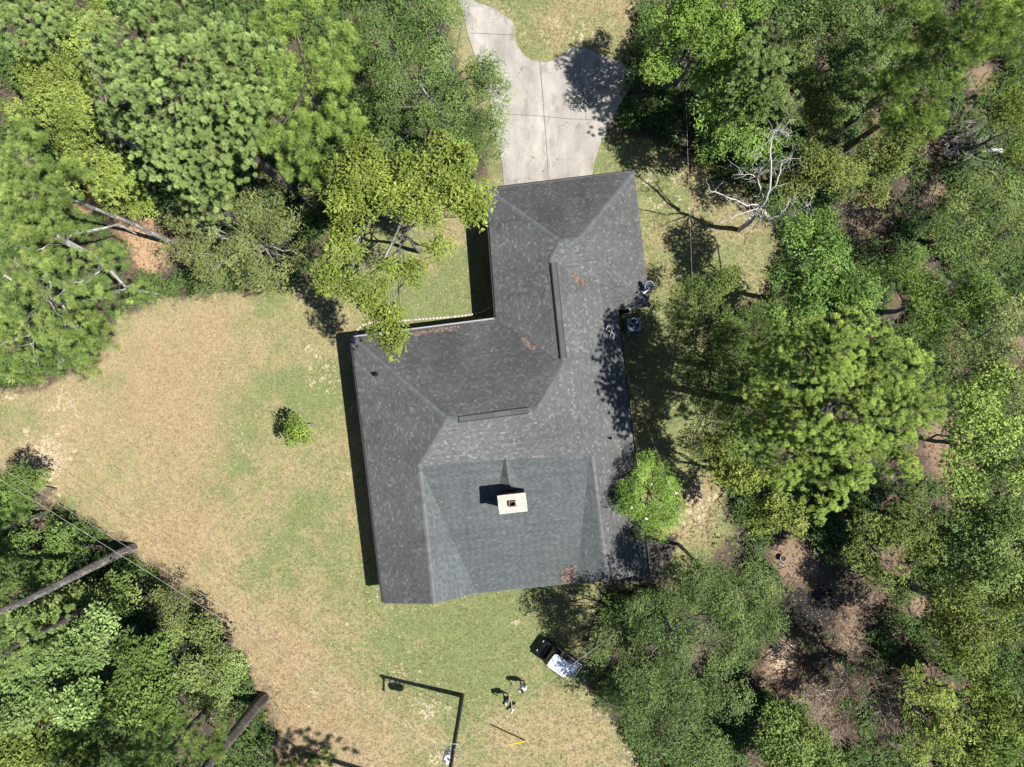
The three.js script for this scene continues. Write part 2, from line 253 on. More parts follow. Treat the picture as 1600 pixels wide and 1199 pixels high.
  face(['D', 'E', 'Q2'], 'E', GREY, { mul: 0.92 });
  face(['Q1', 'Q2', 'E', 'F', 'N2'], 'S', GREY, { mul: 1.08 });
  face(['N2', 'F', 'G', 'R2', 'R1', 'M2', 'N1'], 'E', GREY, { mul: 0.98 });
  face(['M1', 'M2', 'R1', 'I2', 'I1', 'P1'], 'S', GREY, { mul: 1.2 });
  face(['P1', 'I1', 'V1', 'P2'], 'E', GREEN, { regular: 1, tw: 0.21, blot: 0.25, mul: 0.95 });
  face(['R1', 'R2', 'V2', 'I2'], 'W', GREEN, { regular: 1, tw: 0.21, blot: 0.25, mul: 0.9 });
  face(['I1', 'I2', 'V2', 'V1'], 'S', GREEN, { regular: 1, tw: 0.21, blot: 0.35, mul: 0.85 });
  // chimney cricket: two small slopes running back up the roof
  const c0 = W(789, 711, 4.11), c1 = W(797, 766, 4.32), cl = W(779, 768, 3.80), cr = W(817, 764, 3.80);
  face([c0, cl, c1], 'W', GREY, { mul: 0.9, ex: 0.12, tw: 0.2 });
  face([c0, c1, cr], 'E', GREEN, { regular: 1, tw: 0.21, mul: 0.95 });
  const dg = new THREE.BufferGeometry(); dg.setAttribute('position', new THREE.Float32BufferAttribute(decks, 3)); dg.computeVertexNormals();
  const deck = part('roof_deck', dg, std(lin(60, 58, 58), 1, { side: THREE.DoubleSide }), house);
  // fascia, soffit, gutters
  const rim = ['A', 'B', 'C', 'D', 'E', 'F', 'G', 'R2', 'V2', 'V1', 'P2', 'K'];
  const fas = []; const white = std(lin(215, 212, 205), 0.6), dark = std(lin(52, 52, 55), 0.5);
  for (let i = 0; i < rim.length; i++) {
    const a = RV[rim[i]].clone(), b = RV[rim[(i + 1) % rim.length]].clone(); const c = a.clone().add(b).multiplyScalar(0.5), L = a.distanceTo(b);
    const g = new THREE.BoxGeometry(L, 0.18, 0.03); const dir = b.clone().sub(a).normalize(); const m = new THREE.Matrix4().makeBasis(dir, V(0, 1, 0), V(0, 0, 0).crossVectors(dir, V(0, 1, 0)).normalize());
    g.applyMatrix4(m); g.translate(c.x, c.y - 0.105, c.z); fas.push(g);
    if (['A', 'B', 'C', 'D', 'F', 'K'].includes(rim[i]) && rim[i] !== 'D') {       // open gutter trough along the eave
      const out = V(-dir.z, 0, dir.x); const q = a.clone().add(out.clone().multiplyScalar(0.1)); const mid = c.clone(); const s = house ? 1 : 0;
      const n = V(dir.z, 0, -dir.x);
      const prof = [[0.02, 0], [0.02, -0.11], [0.11, -0.11], [0.12, 0.005], [0.112, 0.005], [0.104, -0.1], [0.03, -0.1], [0.03, 0]];
      const sh = new THREE.Shape(prof.map(([x, y]) => new THREE.Vector2(x, y))); const gg = new THREE.ExtrudeGeometry(sh, { depth: L - 0.1, bevelEnabled: false });
      gg.applyMatrix4(new THREE.Matrix4().makeBasis(n, V(0, 1, 0), dir)); const st = a.clone().add(dir.clone().multiplyScalar(0.05)); gg.translate(st.x, st.y - 0.015, st.z);
      part('gutter', gg, rim[i] === 'A' ? std(lin(150, 150, 152), 0.45, { metalness: 0.3 }) : dark, house);
    }
  }
  part('fascia', mergeGeometries(fas), std(lin(112, 110, 106), 0.6), house);
  // ridge and hip caps
  function caps(a, b, mat, w = 0.15) {
    const p = RV[a], q = RV[b], L = p.distanceTo(q), n = Math.max(2, Math.round(L / 0.25)), gs = [], rr = rng(L * 1000 | 0), d = q.clone().sub(p).normalize(), s = V(-d.z, 0, d.x).normalize(), col = [];
    const P = [];
    for (let i = 0; i < n; i++) {
      const t0 = p.clone().lerp(q, i / n), t1 = p.clone().lerp(q, (i + 1.08) / n); const k = 0.8 + rr() * 0.35;
      const drop = 0.055, e = 0.022;
      const L0 = t0.clone().addScaledVector(s, -w), R0 = t0.clone().addScaledVector(s, w), L1 = t1.clone().addScaledVector(s, -w), R1 = t1.clone().addScaledVector(s, w);
      t0.y += e + 0.012; t1.y += e; L0.y += e + 0.012 - drop; R0.y += e + 0.012 - drop; L1.y += e - drop; R1.y += e - drop;
      for (const [x, y, z] of [[t0, L0, t1], [L0, L1, t1], [t0, t1, R0], [R0, t1, R1]]) { P.push(x.x, x.y, x.z, y.x, y.y, y.z, z.x, z.y, z.z); for (let u = 0; u < 3; u++) col.push(k, k, k); }
    }
    const g = new THREE.BufferGeometry(); g.setAttribute('position', new THREE.Float32BufferAttribute(P, 3)); g.setAttribute('color', new THREE.Float32BufferAttribute(col, 3)); g.computeVertexNormals();
    part('ridge_cap', g, mat, house);
  }
  const capM = new THREE.MeshStandardMaterial({ vertexColors: true, roughness: 0.9, side: THREE.DoubleSide }); capM.color.setRGB(.078, .082, .081);
  const capL = capM.clone(); capL.color.setRGB(.098, .098, .096);
  caps('A', 'M1', capM); caps('C', 'Q1', capM); caps('D', 'Q2', capM); caps('Q1', 'Q2', capM); caps('Q1', 'N2', capM); caps('E', 'Q2', capM); caps('M1', 'P1', capM); caps('M2', 'N1', capM); caps('P1', 'P2', capL); caps('R1', 'R2', capL); caps('M1', 'M2', capM); caps('N2', 'N1', capM);
  // ridge vents
  function vent(a, b) {
    const d = b.clone().sub(a), L = d.length(); d.normalize(); const m = new THREE.Matrix4().makeBasis(d, V(0, 1, 0), V(0, 0, 0).crossVectors(d, V(0, 1, 0)).normalize()); const c = a.clone().add(b).multiplyScalar(0.5);
    const g = mergeGeometries([box(L, 0.05, 0.30, 0, 0.075, 0)]); g.applyMatrix4(m); g.translate(c.x, c.y, c.z);
    const v = part('ridge_vent', g, std([.05, .05, .05], 0.85), house);
    const k = mergeGeometries([box(L + 0.02, 0.09, 0.05, 0, 0.03, 0.175), box(L + 0.02, 0.09, 0.04, 0, 0.03, -0.17)]); k.applyMatrix4(m); k.translate(c.x, c.y, c.z);
    part('vent_slot', k, std([.012, .012, .013], 0.9), v);
    const n = Math.round(L / 1.2); for (let i = 0; i < n; i++) { const s = box(L / n - 0.03, 0.012, 0.26, -L / 2 + (i + 0.5) * L / n, 0.106, 0); s.applyMatrix4(m); s.translate(c.x, c.y, c.z); part('vent_cover', s, std([.05 + .02 * hash(i, 3), .05 + .02 * hash(i, 3), .05 + .02 * hash(i, 3)], 0.9), v); }
  }
  vent(W(717, 655.5, 5.1), W(826, 641, 5.1)); vent(W(865, 411, 4.35), W(880.5, 560, 4.4));
  // brick walls
  const bw = 256, bd = new Uint8Array(bw * bw * 4);
  for (let j = 0; j < bw; j++) for (let i = 0; i < bw; i++) { const row = j >> 4, x = i + (row % 2) * 16, mort = (j & 15) < 2 || (x & 31) < 2, k = 0.75 + 0.5 * hash(x >> 5, row) + (hash(i, j) - 0.5) * 0.15, o = (j * bw + i) * 4; const c = mort ? [168, 158, 146] : [132 * k, 84 * k, 66 * k]; bd[o] = Math.min(255, c[0]); bd[o + 1] = Math.min(255, c[1]); bd[o + 2] = Math.min(255, c[2]); bd[o + 3] = 255; }
  const bt = new THREE.DataTexture(bd, bw, bw); bt.colorSpace = THREE.SRGBColorSpace; bt.magFilter = THREE.LinearFilter; bt.wrapS = bt.wrapT = THREE.RepeatWrapping; bt.repeat.set(1 / 1.7, 1 / 1.2); bt.needsUpdate = true;
  const brick = new THREE.MeshStandardMaterial({ map: bt, roughness: 0.9 });
  const inset = 0.5, loop = ['A', 'B', 'C', 'D', 'E', 'F', 'G', 'K'].map((k) => RV[k]), n = loop.length, walls = [];
  const pts = loop.map((p, i) => { const a = loop[(i + n - 1) % n], b = loop[(i + 1) % n]; const e0 = V(p.x - a.x, 0, p.z - a.z).normalize(), e1 = V(b.x - p.x, 0, b.z - p.z).normalize(); return V(p.x + (-e0.z - e1.z) * inset, 0, p.z + (e0.x + e1.x) * inset); });
  const outer = new THREE.Shape(pts.map((p) => new THREE.Vector2(p.x, -p.z)));
  const cx = pts.reduce((s, p) => s + p.x, 0) / n;
  const inner = loop.map((p, i) => { const a = loop[(i + n - 1) % n], b = loop[(i + 1) % n]; const e0 = V(p.x - a.x, 0, p.z - a.z).normalize(), e1 = V(b.x - p.x, 0, b.z - p.z).normalize(), q = inset + 0.22; return new THREE.Vector2(p.x + (-e0.z - e1.z) * q, -(p.z + (e0.x + e1.x) * q)); });
  outer.holes.push(new THREE.Path(inner));
  const wg = new THREE.ExtrudeGeometry(outer, { depth: 2.56, bevelEnabled: false }); wg.rotateX(-Math.PI / 2); part('wall', wg, brick, house);
  const sof = new THREE.Shape(loop.map((p) => new THREE.Vector2(p.x, -p.z))); const sg = new THREE.ExtrudeGeometry(sof, { depth: 0.02, bevelEnabled: false }); sg.rotateX(-Math.PI / 2); sg.translate(0, 2.565, 0); part('soffit', sg, white, house);
  // gable infill under the south verge
  const gp = []; const vv = ['K', 'P2', 'V1', 'V2', 'R2', 'G'].map((k) => RV[k]); for (let i = 0; i < vv.length - 1; i++) { const a = vv[i], b = vv[i + 1]; const o = 0.3; gp.push(a.x, 2.58, a.z - o, b.x, 2.58, b.z - o, b.x, b.y - 0.03, b.z - o, a.x, 2.58, a.z - o, b.x, b.y - 0.03, b.z - o, a.x, a.y - 0.03, a.z - o); }
  const gg = new THREE.BufferGeometry(); gg.setAttribute('position', new THREE.Float32BufferAttribute(gp, 3)); gg.computeVertexNormals(); part('gable', gg, std(lin(200, 198, 190), 0.7, { side: THREE.DoubleSide }), house);
  // garage door facing the driveway
  { const a = pts[2], b = pts[3], d = b.clone().sub(a).normalize(), nrm = V(d.z, 0, -d.x), c = a.clone().lerp(b, 0.42); const m = new THREE.Matrix4().makeBasis(d, V(0, 1, 0), V(-nrm.x, 0, -nrm.z)); const gs = []; for (let r = 0; r < 4; r++) gs.push(box(4.8, 0.52, 0.06, 0, 0.28 + r * 0.54, -0.05)); const g = mergeGeometries(gs); g.applyMatrix4(m); g.translate(c.x, 0, c.z); part('garage_door', g, white, house); }
  // chimney
  const T = [W(777, 776, 5.9), W(820, 769.5, 5.9), W(824, 798, 5.9), W(780, 803, 5.9)]; const cc = T[0].clone().add(T[2]).multiplyScalar(0.5);
  const bk = box(1.56, 3.4, 0.98, 0, 4.08, 0); const bka = bk.attributes.uv; for (let i = 0; i < bka.count; i++) bka.setXY(i, bka.getX(i) * 1.6, bka.getY(i) * 3.4);
  bk.rotateY(HA); bk.translate(cc.x, 0, cc.z);
  const chim = part('chimney', bk, std(lin(92, 76, 68), 0.95, { map: bt }), house);
  const slab = new THREE.Shape([[-0.835, -0.545], [0.835, -0.545], [0.835, 0.545], [-0.835, 0.545]].map(([x, y]) => new THREE.Vector2(x, y))); slab.holes.push(new THREE.Path([[-0.19, -0.15], [-0.19, 0.15], [0.19, 0.15], [0.19, -0.15]].map(([x, y]) => new THREE.Vector2(x, y))));
  const sgm = new THREE.ExtrudeGeometry(slab, { depth: 0.12, bevelEnabled: true, bevelSize: 0.02, bevelThickness: 0.02, bevelSegments: 2 }); sgm.rotateX(-Math.PI / 2); sgm.rotateY(HA); sgm.translate(cc.x, 5.78, cc.z);
  const cm = concreteTex(19); cm.repeat.set(0.5, 0.5); part('chimney_crown', sgm, std([1.45, 1.45, 1.42], 0.85, { map: cm }), chim);
  const fl = new THREE.Shape([[-0.21, -0.17], [0.21, -0.17], [0.21, 0.17], [-0.21, 0.17]].map(([x, y]) => new THREE.Vector2(x, y))); fl.holes.push(new THREE.Path([[-0.155, -0.115], [-0.155, 0.115], [0.155, 0.115], [0.155, -0.115]].map(([x, y]) => new THREE.Vector2(x, y))));
  const flg = new THREE.ExtrudeGeometry(fl, { depth: 0.5, bevelEnabled: false }); flg.rotateX(-Math.PI / 2); flg.rotateY(HA); flg.translate(cc.x, 5.62, cc.z); part('flue', flg, std(lin(112, 84, 70), 0.9), chim);
  // plumbing vents
  for (const [x, y, h] of [[587, 585, 3.5], [953, 685, 3.35]]) { const p = W(x, y, h); const g = new THREE.LatheGeometry([[0.16, -0.02], [0.16, 0.02], [0.07, 0.06], [0.055, 0.35], [0.04, 0.35], [0.04, 0.05]].map(([a, b]) => new THREE.Vector2(a, b)), 14); g.translate(p.x, p.y - 0.05, p.z); part('plumbing_vent', g, std([.01, .01, .011], 0.7, { side: THREE.DoubleSide }), house); }
}
//@@TREES
// ------------------------------------------------------------------ trees
const barkTex = (() => {                                                     // plates and furrows of bark
  const w = 128, h = 512, d = new Uint8Array(w * h * 4), b = new Uint8Array(w * h * 4);
  for (let j = 0; j < h; j++) for (let i = 0; i < w; i++) {
    const a = i / w * 2 * Math.PI, x = Math.cos(a) * 2.6, z = Math.sin(a) * 2.6, y = j / h * 9, n = fbm(x * 1.5 + z * 0.7 + 20, y + z * 1.3 + 20, 4), m = fbm(x * 3 + 50 + z, y * 1.2 + z * 2 + 9, 3), f = sst(0.36, 0.52, n), o = (j * w + i) * 4, v = (0.45 + 0.55 * f) * (0.75 + 0.5 * m) + (hash(i, j) - 0.5) * 0.14;
    d[o] = d[o + 1] = d[o + 2] = Math.max(0, Math.min(255, 255 * v)); d[o + 3] = 255; b[o] = b[o + 1] = b[o + 2] = 255 * f; b[o + 3] = 255;
  }
  return [d, b].map((q, k) => { const t = new THREE.DataTexture(q, w, h); if (!k) t.colorSpace = THREE.SRGBColorSpace; t.magFilter = THREE.LinearFilter; t.wrapS = t.wrapT = THREE.RepeatWrapping; t.needsUpdate = true; return t; });
})();
const bark = (c) => std(lin(...c), 0.95, { map: barkTex[0], bumpMap: barkTex[1], bumpScale: 0.03 });
const barkGrey = bark([158, 150, 142]), barkPine = bark([120, 108, 100]), barkDark = bark([90, 80, 72]), barkPale = bark([190, 184, 176]), barkBrown = bark([130, 104, 86]);
function leafClump(seed, n, len, wid, rad, up = 0.42) {                     // a twig end: n small folded leaves
  const r = rng(seed), P = [];
  for (let i = 0; i < n; i++) {
    const a = r() * 6.283, e = (r() * 1.5 - 0.45), q = rad * (0.35 + 0.65 * r()), c = V(Math.cos(a) * Math.cos(e) * q, Math.sin(e) * q * 0.8, Math.sin(a) * Math.cos(e) * q);
    const d = V(Math.cos(a) + (r() - 0.5) * 1.2, (r() - 0.4) * 0.8, Math.sin(a) + (r() - 0.5) * 1.2).normalize();
    const nrm = V((r() - 0.5) * 2 * (1 - up) + c.x, up + r() * 0.6, (r() - 0.5) * 2 * (1 - up) + c.z).normalize();
    const s = V(0, 0, 0).crossVectors(d, nrm).normalize(), nn = V(0, 0, 0).crossVectors(s, d).normalize();
    const l = len * (0.75 + 0.5 * r()), w = wid * (0.8 + 0.4 * r()) / 2;
    const p0 = c, p3 = c.clone().addScaledVector(d, l).addScaledVector(nn, -l * 0.12), m = c.clone().addScaledVector(d, l * 0.45);
    const p1 = m.clone().addScaledVector(s, w).addScaledVector(nn, w * 0.35), p2 = m.clone().addScaledVector(s, -w).addScaledVector(nn, w * 0.35);
    for (const [x, y, z] of [[p0, p1, p3], [p0, p3, p2]]) P.push(x.x, x.y, x.z, y.x, y.y, y.z, z.x, z.y, z.z);
  }
  const g = new THREE.BufferGeometry(); g.setAttribute('position', new THREE.Float32BufferAttribute(P, 3)); g.computeVertexNormals(); return g;
}
function needleTuft(seed, n, len, wid, spread) {                            // a brush of pine needles round a shoot
  const r = rng(seed), P = [];
  for (let i = 0; i < n; i++) {
    const a = r() * 6.283, e = Math.acos(1 - r() * spread), d = V(Math.sin(e) * Math.cos(a), Math.cos(e), Math.sin(e) * Math.sin(a));
    const s = V(0, 0, 0).crossVectors(d, V((r() - 0.5) * 1.1, 1, (r() - 0.5) * 1.1)).normalize(), l = len * (0.7 + 0.45 * r());
    const o = V((r() - 0.5) * 0.05, (r() - 0.7) * 0.12, (r() - 0.5) * 0.05), e2 = o.clone().addScaledVector(d, l).add(V(0, -l * 0.12 * Math.sin(e), 0)), m = o.clone().addScaledVector(d, l * 0.55);
    P.push(o.x, o.y, o.z, m.x + s.x * wid, m.y + s.y * wid, m.z + s.z * wid, e2.x, e2.y, e2.z, o.x, o.y, o.z, e2.x, e2.y, e2.z, m.x - s.x * wid, m.y - s.y * wid, m.z - s.z * wid);
  }
  const g = new THREE.BufferGeometry(); g.setAttribute('position', new THREE.Float32BufferAttribute(P, 3)); g.computeVertexNormals(); return g;
}
const CLUMP = {
  small: [1, 2, 3].map((s) => leafClump(s, 17, 0.115, 0.062, 0.27)),
  mid: [4, 5, 6].map((s) => leafClump(s, 14, 0.15, 0.082, 0.29)),
  big: [7, 8, 9].map((s) => leafClump(s, 11, 0.20, 0.105, 0.30)),
  fine: [10, 11, 12].map((s) => leafClump(s, 24, 0.085, 0.045, 0.25)),
  pine: [13, 14, 15].map((s) => needleTuft(s, 96, 0.175, 0.010, 1.12)),
  longpine: [16, 17, 18].map((s) => needleTuft(s, 74, 0.27, 0.0095, 1.1)),
};
const leafMats = {};
function leafMat(rough, trans) { const k = rough + '_' + trans; return leafMats[k] ??= new THREE.MeshPhysicalMaterial({ color: 0xffffff, roughness: rough, transmission: trans, thickness: 0, side: THREE.DoubleSide, specularIntensity: 0.3 }); }
const UP = V(0, 1, 0), _q = new THREE.Quaternion(), _q2 = new THREE.Quaternion(), _m = new THREE.Matrix4(), _s = V(1, 1, 1), _c = new THREE.Color();
function crownMesh(geo, mat, items, name, parent, kind) {
  const m = new THREE.InstancedMesh(geo, mat, items.length); m.name = name; m.castShadow = m.receiveShadow = true;
  items.forEach((it, k) => {
    _q.setFromUnitVectors(UP, it.n); _q2.setFromAxisAngle(UP, it.a); _q.multiply(_q2); _s.setScalar(it.s); _m.compose(it.p, _q, _s); m.setMatrixAt(k, _m); m.setColorAt(k, _c.setRGB(...it.c));
  });
  if (kind) m.userData.kind = kind;
  parent.add(m); return m;
}
let treeSeed = 100;
// lobes: [px, py, radius in photograph px, height of the lobe's middle]
function tree(name, label, category, lobes, o = {}) {
  const r = rng(o.seed ?? treeSeed++);
  const L = lobes.map(([x, y, q, h]) => ({ c: W(x, y, h), R: q * (CAM_H - h) / F }));
  let bx = 0, bz = 0, bw = 0, hc = 0; for (const l of L) { const w = l.R * l.R; bx += l.c.x * w; bz += l.c.z * w; hc += l.c.y * w; bw += w; }
  const base = o.base ? G(...o.base) : V(bx / bw, 0, bz / bw); hc /= bw;
  const t = thing(name, label, category, base, 0, o.group);
  const pine = o.kind === 'pine' || o.kind === 'longpine', kind = o.kind ?? 'mid';
  const bark = o.bark ?? (pine ? barkPine : barkGrey), tb = new Tubes(), br = new Tubes();
  const cen = V(bx / bw, 0, bz / bw).sub(base), topY = hc * (pine ? 1.02 : 0.72), Rt = o.trunkR ?? (hc < 4.2 ? 0.05 : 0.10 + 0.012 * hc);
  const trunkTop = V(cen.x, topY, cen.z), tp = bend(V(0, -0.05, 0), trunkTop, 7, pine ? 0.012 : 0.035, r);
  tp[0].y = -0.05; tb.add([V(tp[0].x, -0.1, tp[0].z), ...tp.slice(1)].map((p) => p), Rt * 1.15, Rt * 0.35, 9);
  const tAt = (u) => { const f = u * (tp.length - 1), k = Math.min(tp.length - 2, f | 0); return tp[k].clone().lerp(tp[k + 1], f - k); };
  const lf = (o.leaf ?? 1) * (pine ? 1 : 0.82 + 0.42 * r()), hu = pine ? [1, 1, 1] : [0.9 + 0.2 * r(), 0.94 + 0.12 * r(), 0.85 + 0.3 * r()]; const items = [], rb0 = o.blob ?? (pine ? 0.62 : 0.72), col = o.col, colB = o.col2 ?? col.map((v) => v * 1.35), dens = o.dens ?? 1;
  for (const l of L) {
    const c = l.c.clone().sub(base), fl = o.flat ?? 0.55;
    const lim = bend(tAt(pine ? Math.min(0.97, Math.max(0.4, (c.y - 0.8) / topY)) : 0.55 + 0.4 * r()), c.clone().add(V(0, -l.R * 0.25, 0)), 5, 0.16, r);
    br.add(lim, Rt * (pine ? 0.24 : 0.34), Rt * 0.1, 6);
    const n = Math.max(2, Math.round((l.R / rb0) ** 2 * (pine ? 0.7 : (o.blobs ?? 1.25) * 0.9)));
    for (let k = 0; k < n; k++) {
      const deep = k % 4 === 3, rho = Math.sqrt(r()) * Math.max(0.1, l.R - rb0 * 0.45), an = r() * 6.283, rb = rb0 * (0.6 + 0.75 * r());
      const up = Math.sqrt(Math.max(0, 1 - (rho / l.R) ** 2)), y = deep ? -0.25 - 0.5 * l.R * r() : l.R * fl * up * (0.4 + 0.6 * r()) + (r() - 0.5) * 0.9 - rb * 0.2;
      const b = V(c.x + Math.cos(an) * rho, Math.max(0.4, c.y + y), c.z + Math.sin(an) * rho);
      const st = lim[2 + (r() * 4 | 0)], bp = bend(st, b.clone().add(V(0, -rb * 0.1, 0)), 3, 0.22, r);
      br.add(bp, Rt * 0.15 + 0.008, 0.011, 4);
      const tw = o.twigs ?? 2;
      for (let z = 0; z < tw; z++) { const e = V(b.x + (r() - 0.5) * rb * 2.1, b.y + (r() - 0.15) * rb * 1.2, b.z + (r() - 0.5) * rb * 2.1); br.add(bend(bp[2], e, 2, 0.3, r), 0.016, 0.006, 3); }
      const m = pine ? 0 : Math.round(dens * 1.22 * ( kind === 'big' ? 26 : 31) * rb * rb / 0.5), tone = 0.76 + 0.48 * r(), hue = r();
      for (let z = 0; z < m; z++) {
        const a = r() * 6.283, cy = r() * 1.55 - 0.55, sy = Math.sqrt(Math.max(0, 1 - cy * cy)), q = rb * (pine ? 0.55 + 0.5 * r() : 0.45 + 0.65 * r()), d = V(Math.cos(a) * sy, cy, Math.sin(a) * sy);
        const p = V(b.x + d.x * q * 1.08, b.y + d.y * q * 0.58, b.z + d.z * q * 1.08); if (p.y < 0.1) continue;
        const nn = pine ? V(d.x * 0.8 + (r() - 0.5) * 0.5, 0.55 + d.y * 0.5, d.z * 0.8 + (r() - 0.5) * 0.5).normalize() : V(d.x * 0.8 + (r() - 0.5) * 1.2, 0.85, d.z * 0.8 + (r() - 0.5) * 1.2).normalize();
        const mixv = Math.min(1, Math.max(0, hue * 0.5 + r() * 0.6)), k2 = tone * (0.8 + 0.4 * r()), cc = mixc(col, colB, mixv);
        items.push({ p, n: nn, a: r() * 6.283, s: lf * (0.7 + 0.6 * r()), c: [cc[0] * k2 * hu[0], cc[1] * k2 * hu[1], cc[2] * k2 * hu[2]] });
      }
    }
  }
  // pines: shoots spaced over a lumpy, layered canopy, each with its brush of needles
  if (pine) L.forEach((l, li) => {
    const c = l.c.clone().sub(base), sp = kind === 'longpine' ? 0.40 : 0.33, fl = o.flat ?? 0.55, sx = treeSeed * 13.7;
    for (let x = -l.R * 1.2; x < l.R * 1.2; x += sp) for (let z = -l.R * 1.2; z < l.R * 1.2; z += sp) {
      const px = x + (r() - .5) * sp * 0.8, pz = z + (r() - .5) * sp * 0.8, wx = c.x + px, wz = c.z + pz, rho = Math.hypot(px, pz);
      const edge = l.R * (0.78 + 0.5 * vnoise(wx * 1.3 + sx, wz * 1.3)); if (rho > edge) continue;
      const gap = fbm(wx * 0.62 + sx, wz * 0.62 + li, 3), hole = gap < (o.gap ?? 0.40); if (gap < (o.gap ? 0.42 : 0.29)) continue;
      const lump = vnoise(wx * 0.95 + sx + 50, wz * 0.95), tone = 0.8 + 0.4 * vnoise(wx * 1.6 + 9, wz * 1.6 + sx);
      const y = c.y + fl * l.R * Math.sqrt(Math.max(0, 1 - (rho / edge) ** 2)) * 0.9 + (lump - 0.5) * 2.3 - (hole ? 1.5 : 0);
      for (let k = 0; k < 3; k++) {
        if (k && r() > 0.42 * dens) continue; if (!k && r() > 0.9 * Math.min(1, dens + 0.1)) continue;
        const k2 = tone * (0.85 + 0.35 * r()) , cc = mixc(col, colB, r() * (k ? 0.6 : 1));
        items.push({ p: V(wx + (k ? (r() - .5) * .3 : 0), y - k * 0.55 - r() * 0.3, wz + (k ? (r() - .5) * .3 : 0)), n: V(px / l.R * 0.55 + (r() - .5) * 0.5, 1, pz / l.R * 0.55 + (r() - .5) * 0.5).normalize(), a: r() * 6.283, s: (o.leaf ?? 1) * (0.85 + 0.4 * r()), c: [cc[0] * k2, cc[1] * k2, cc[2] * k2] });
      }
    }
  });
  for (const b of o.bare ?? []) br.add(b.pts.map(([x, y, h]) => W(x, y, h).sub(base)), b.r0, b.r1, 6);
  part('trunk', tb.geo(), bark, t); const crown = part('crown', br.geo(), o.branchMat ?? bark, t);
  crownMesh(CLUMP[kind][(treeSeed) % 3], leafMat(o.rough ?? 0.5, o.trans ?? 0.14), items, pine ? 'needles' : 'leaves', crown, 'stuff');
  return t;
}
// leaf colours: [dark, light]
const K = {
  pineBlue: [[0.161, 0.228, 0.065], [0.290, 0.365, 0.121]], pineYel: [[0.170, 0.245, 0.052], [0.310, 0.399, 0.097]], pineBright: [[0.240, 0.325, 0.069], [0.398, 0.490, 0.127]], pineLong: [[0.135, 0.203, 0.045], [0.260, 0.321, 0.089]],
  yel: [[0.131, 0.182, 0.028], [0.260, 0.302, 0.065]], oak: [[0.073, 0.120, 0.030], [0.170, 0.222, 0.059]], lichen: [[0.117, 0.165, 0.048], [0.228, 0.274, 0.092]],
  bright: [[0.099, 0.173, 0.028], [0.201, 0.285, 0.058]], mid: [[0.087, 0.142, 0.030], [0.193, 0.251, 0.059]], dark: [[0.077, 0.135, 0.030], [0.170, 0.228, 0.056]], olive: [[0.103, 0.142, 0.028], [0.211, 0.245, 0.054]], lime: [[0.175, 0.245, 0.045], [0.310, 0.370, 0.095]], pale: [[0.123, 0.177, 0.045], [0.252, 0.302, 0.092]],
};
const T = (name, label, lobes, k, o = {}) => tree(name, label, name === 'pine_tree' ? 'pine tree' : name === 'shrub' ? 'shrub' : name === 'bush' ? 'bush' : 'tree', lobes, { col: K[k][0], col2: K[k][1], ...o });
// pines
T('pine_tree', 'broad bluish green pine with round needle tufts filling the upper left corner area', [[215, 75, 68, 16], [300, 60, 75, 17], [190, 155, 50, 15], [270, 150, 80, 17.5], [350, 160, 70, 17], [245, 225, 55, 15.5], [330, 235, 62, 15.5], [385, 90, 45, 16], [300, 265, 40, 14.5]], 'pineBlue', { kind: 'pine', blobs: 1.5 });
T('pine_tree', 'low bright needled seedling pine cut by the bottom edge beside the tan lawn', [[470, 1200, 20, 1.4], [500, 1203, 18, 1.4], [445, 1206, 14, 1.2]], 'pineLong', { kind: 'longpine' });
T('pine_tree', 'small bluish pine crown poking out just below the broad bluish pine', [[308, 305, 40, 11]], 'pineBlue', { kind: 'pine' });
T('pine_tree', 'yellowish green pine between the broad bluish pine and the dark oak by the drive', [[455, 40, 55, 16], [520, 50, 42, 15], [475, 120, 60, 16], [440, 190, 48, 15.5], [495, 190, 38, 14], [455, 240, 35, 13], [530, 175, 30, 13]], 'pineYel', { kind: 'longpine' });
T('pine_tree', 'long needled pine at the left edge above the pine with bare pale limbs', [[35, 230, 42, 15], [60, 285, 58, 15.5], [92, 325, 42, 14], [15, 315, 40, 14]], 'pineLong', { kind: 'longpine', bark: barkPale, trunkR: 0.15 });
T('pine_tree', 'long needled pine with bare pale limbs reaching toward the tan lawn on the left', [[45, 390, 52, 15], [105, 440, 50, 14], [55, 470, 60, 15], [35, 550, 48, 13], [115, 515, 38, 12], [175, 405, 26, 11], [205, 450, 20, 10], [95, 570, 30, 11], [240, 462, 15, 9]], 'pineLong', { kind: 'longpine', dens: 0.8, bark: barkGrey, branchMat: barkPale, base: [150, 470], bare: [
  { pts: [[80, 366, 12], [110, 382, 11.6], [145, 400, 11], [175, 425, 10.5], [195, 447, 10]], r0: 0.2, r1: 0.07 }, { pts: [[90, 353, 12], [105, 362, 11.8], [130, 363, 11.4], [160, 357, 11], [185, 350, 10.5], [213, 366, 10]], r0: 0.12, r1: 0.03 }, { pts: [[105, 372, 11.8], [118, 364, 11.7], [140, 362, 11.5]], r0: 0.1, r1: 0.06 }, { pts: [[195, 447, 10], [220, 455, 9.6], [250, 460, 9.2]], r0: 0.06, r1: 0.02 }, { pts: [[92, 445, 11], [105, 455, 10.6], [118, 462, 10]], r0: 0.07, r1: 0.02 }, { pts: [[5, 430, 11], [25, 442, 10.5], [38, 455, 10]], r0: 0.08, r1: 0.03 }] });
T('pine_tree', 'pine crown cut by the top left corner of the view', [[25, 35, 50, 14], [70, 12, 32, 13]], 'pineBlue', { kind: 'pine' });
T('pine_tree', 'pale bluish pine standing beside the bright green broadleaf trees right of the driveway', [[1200, 72, 42, 11], [1195, 125, 48, 11], [1218, 165, 34, 10]], 'pineBlue', { kind: 'pine' });
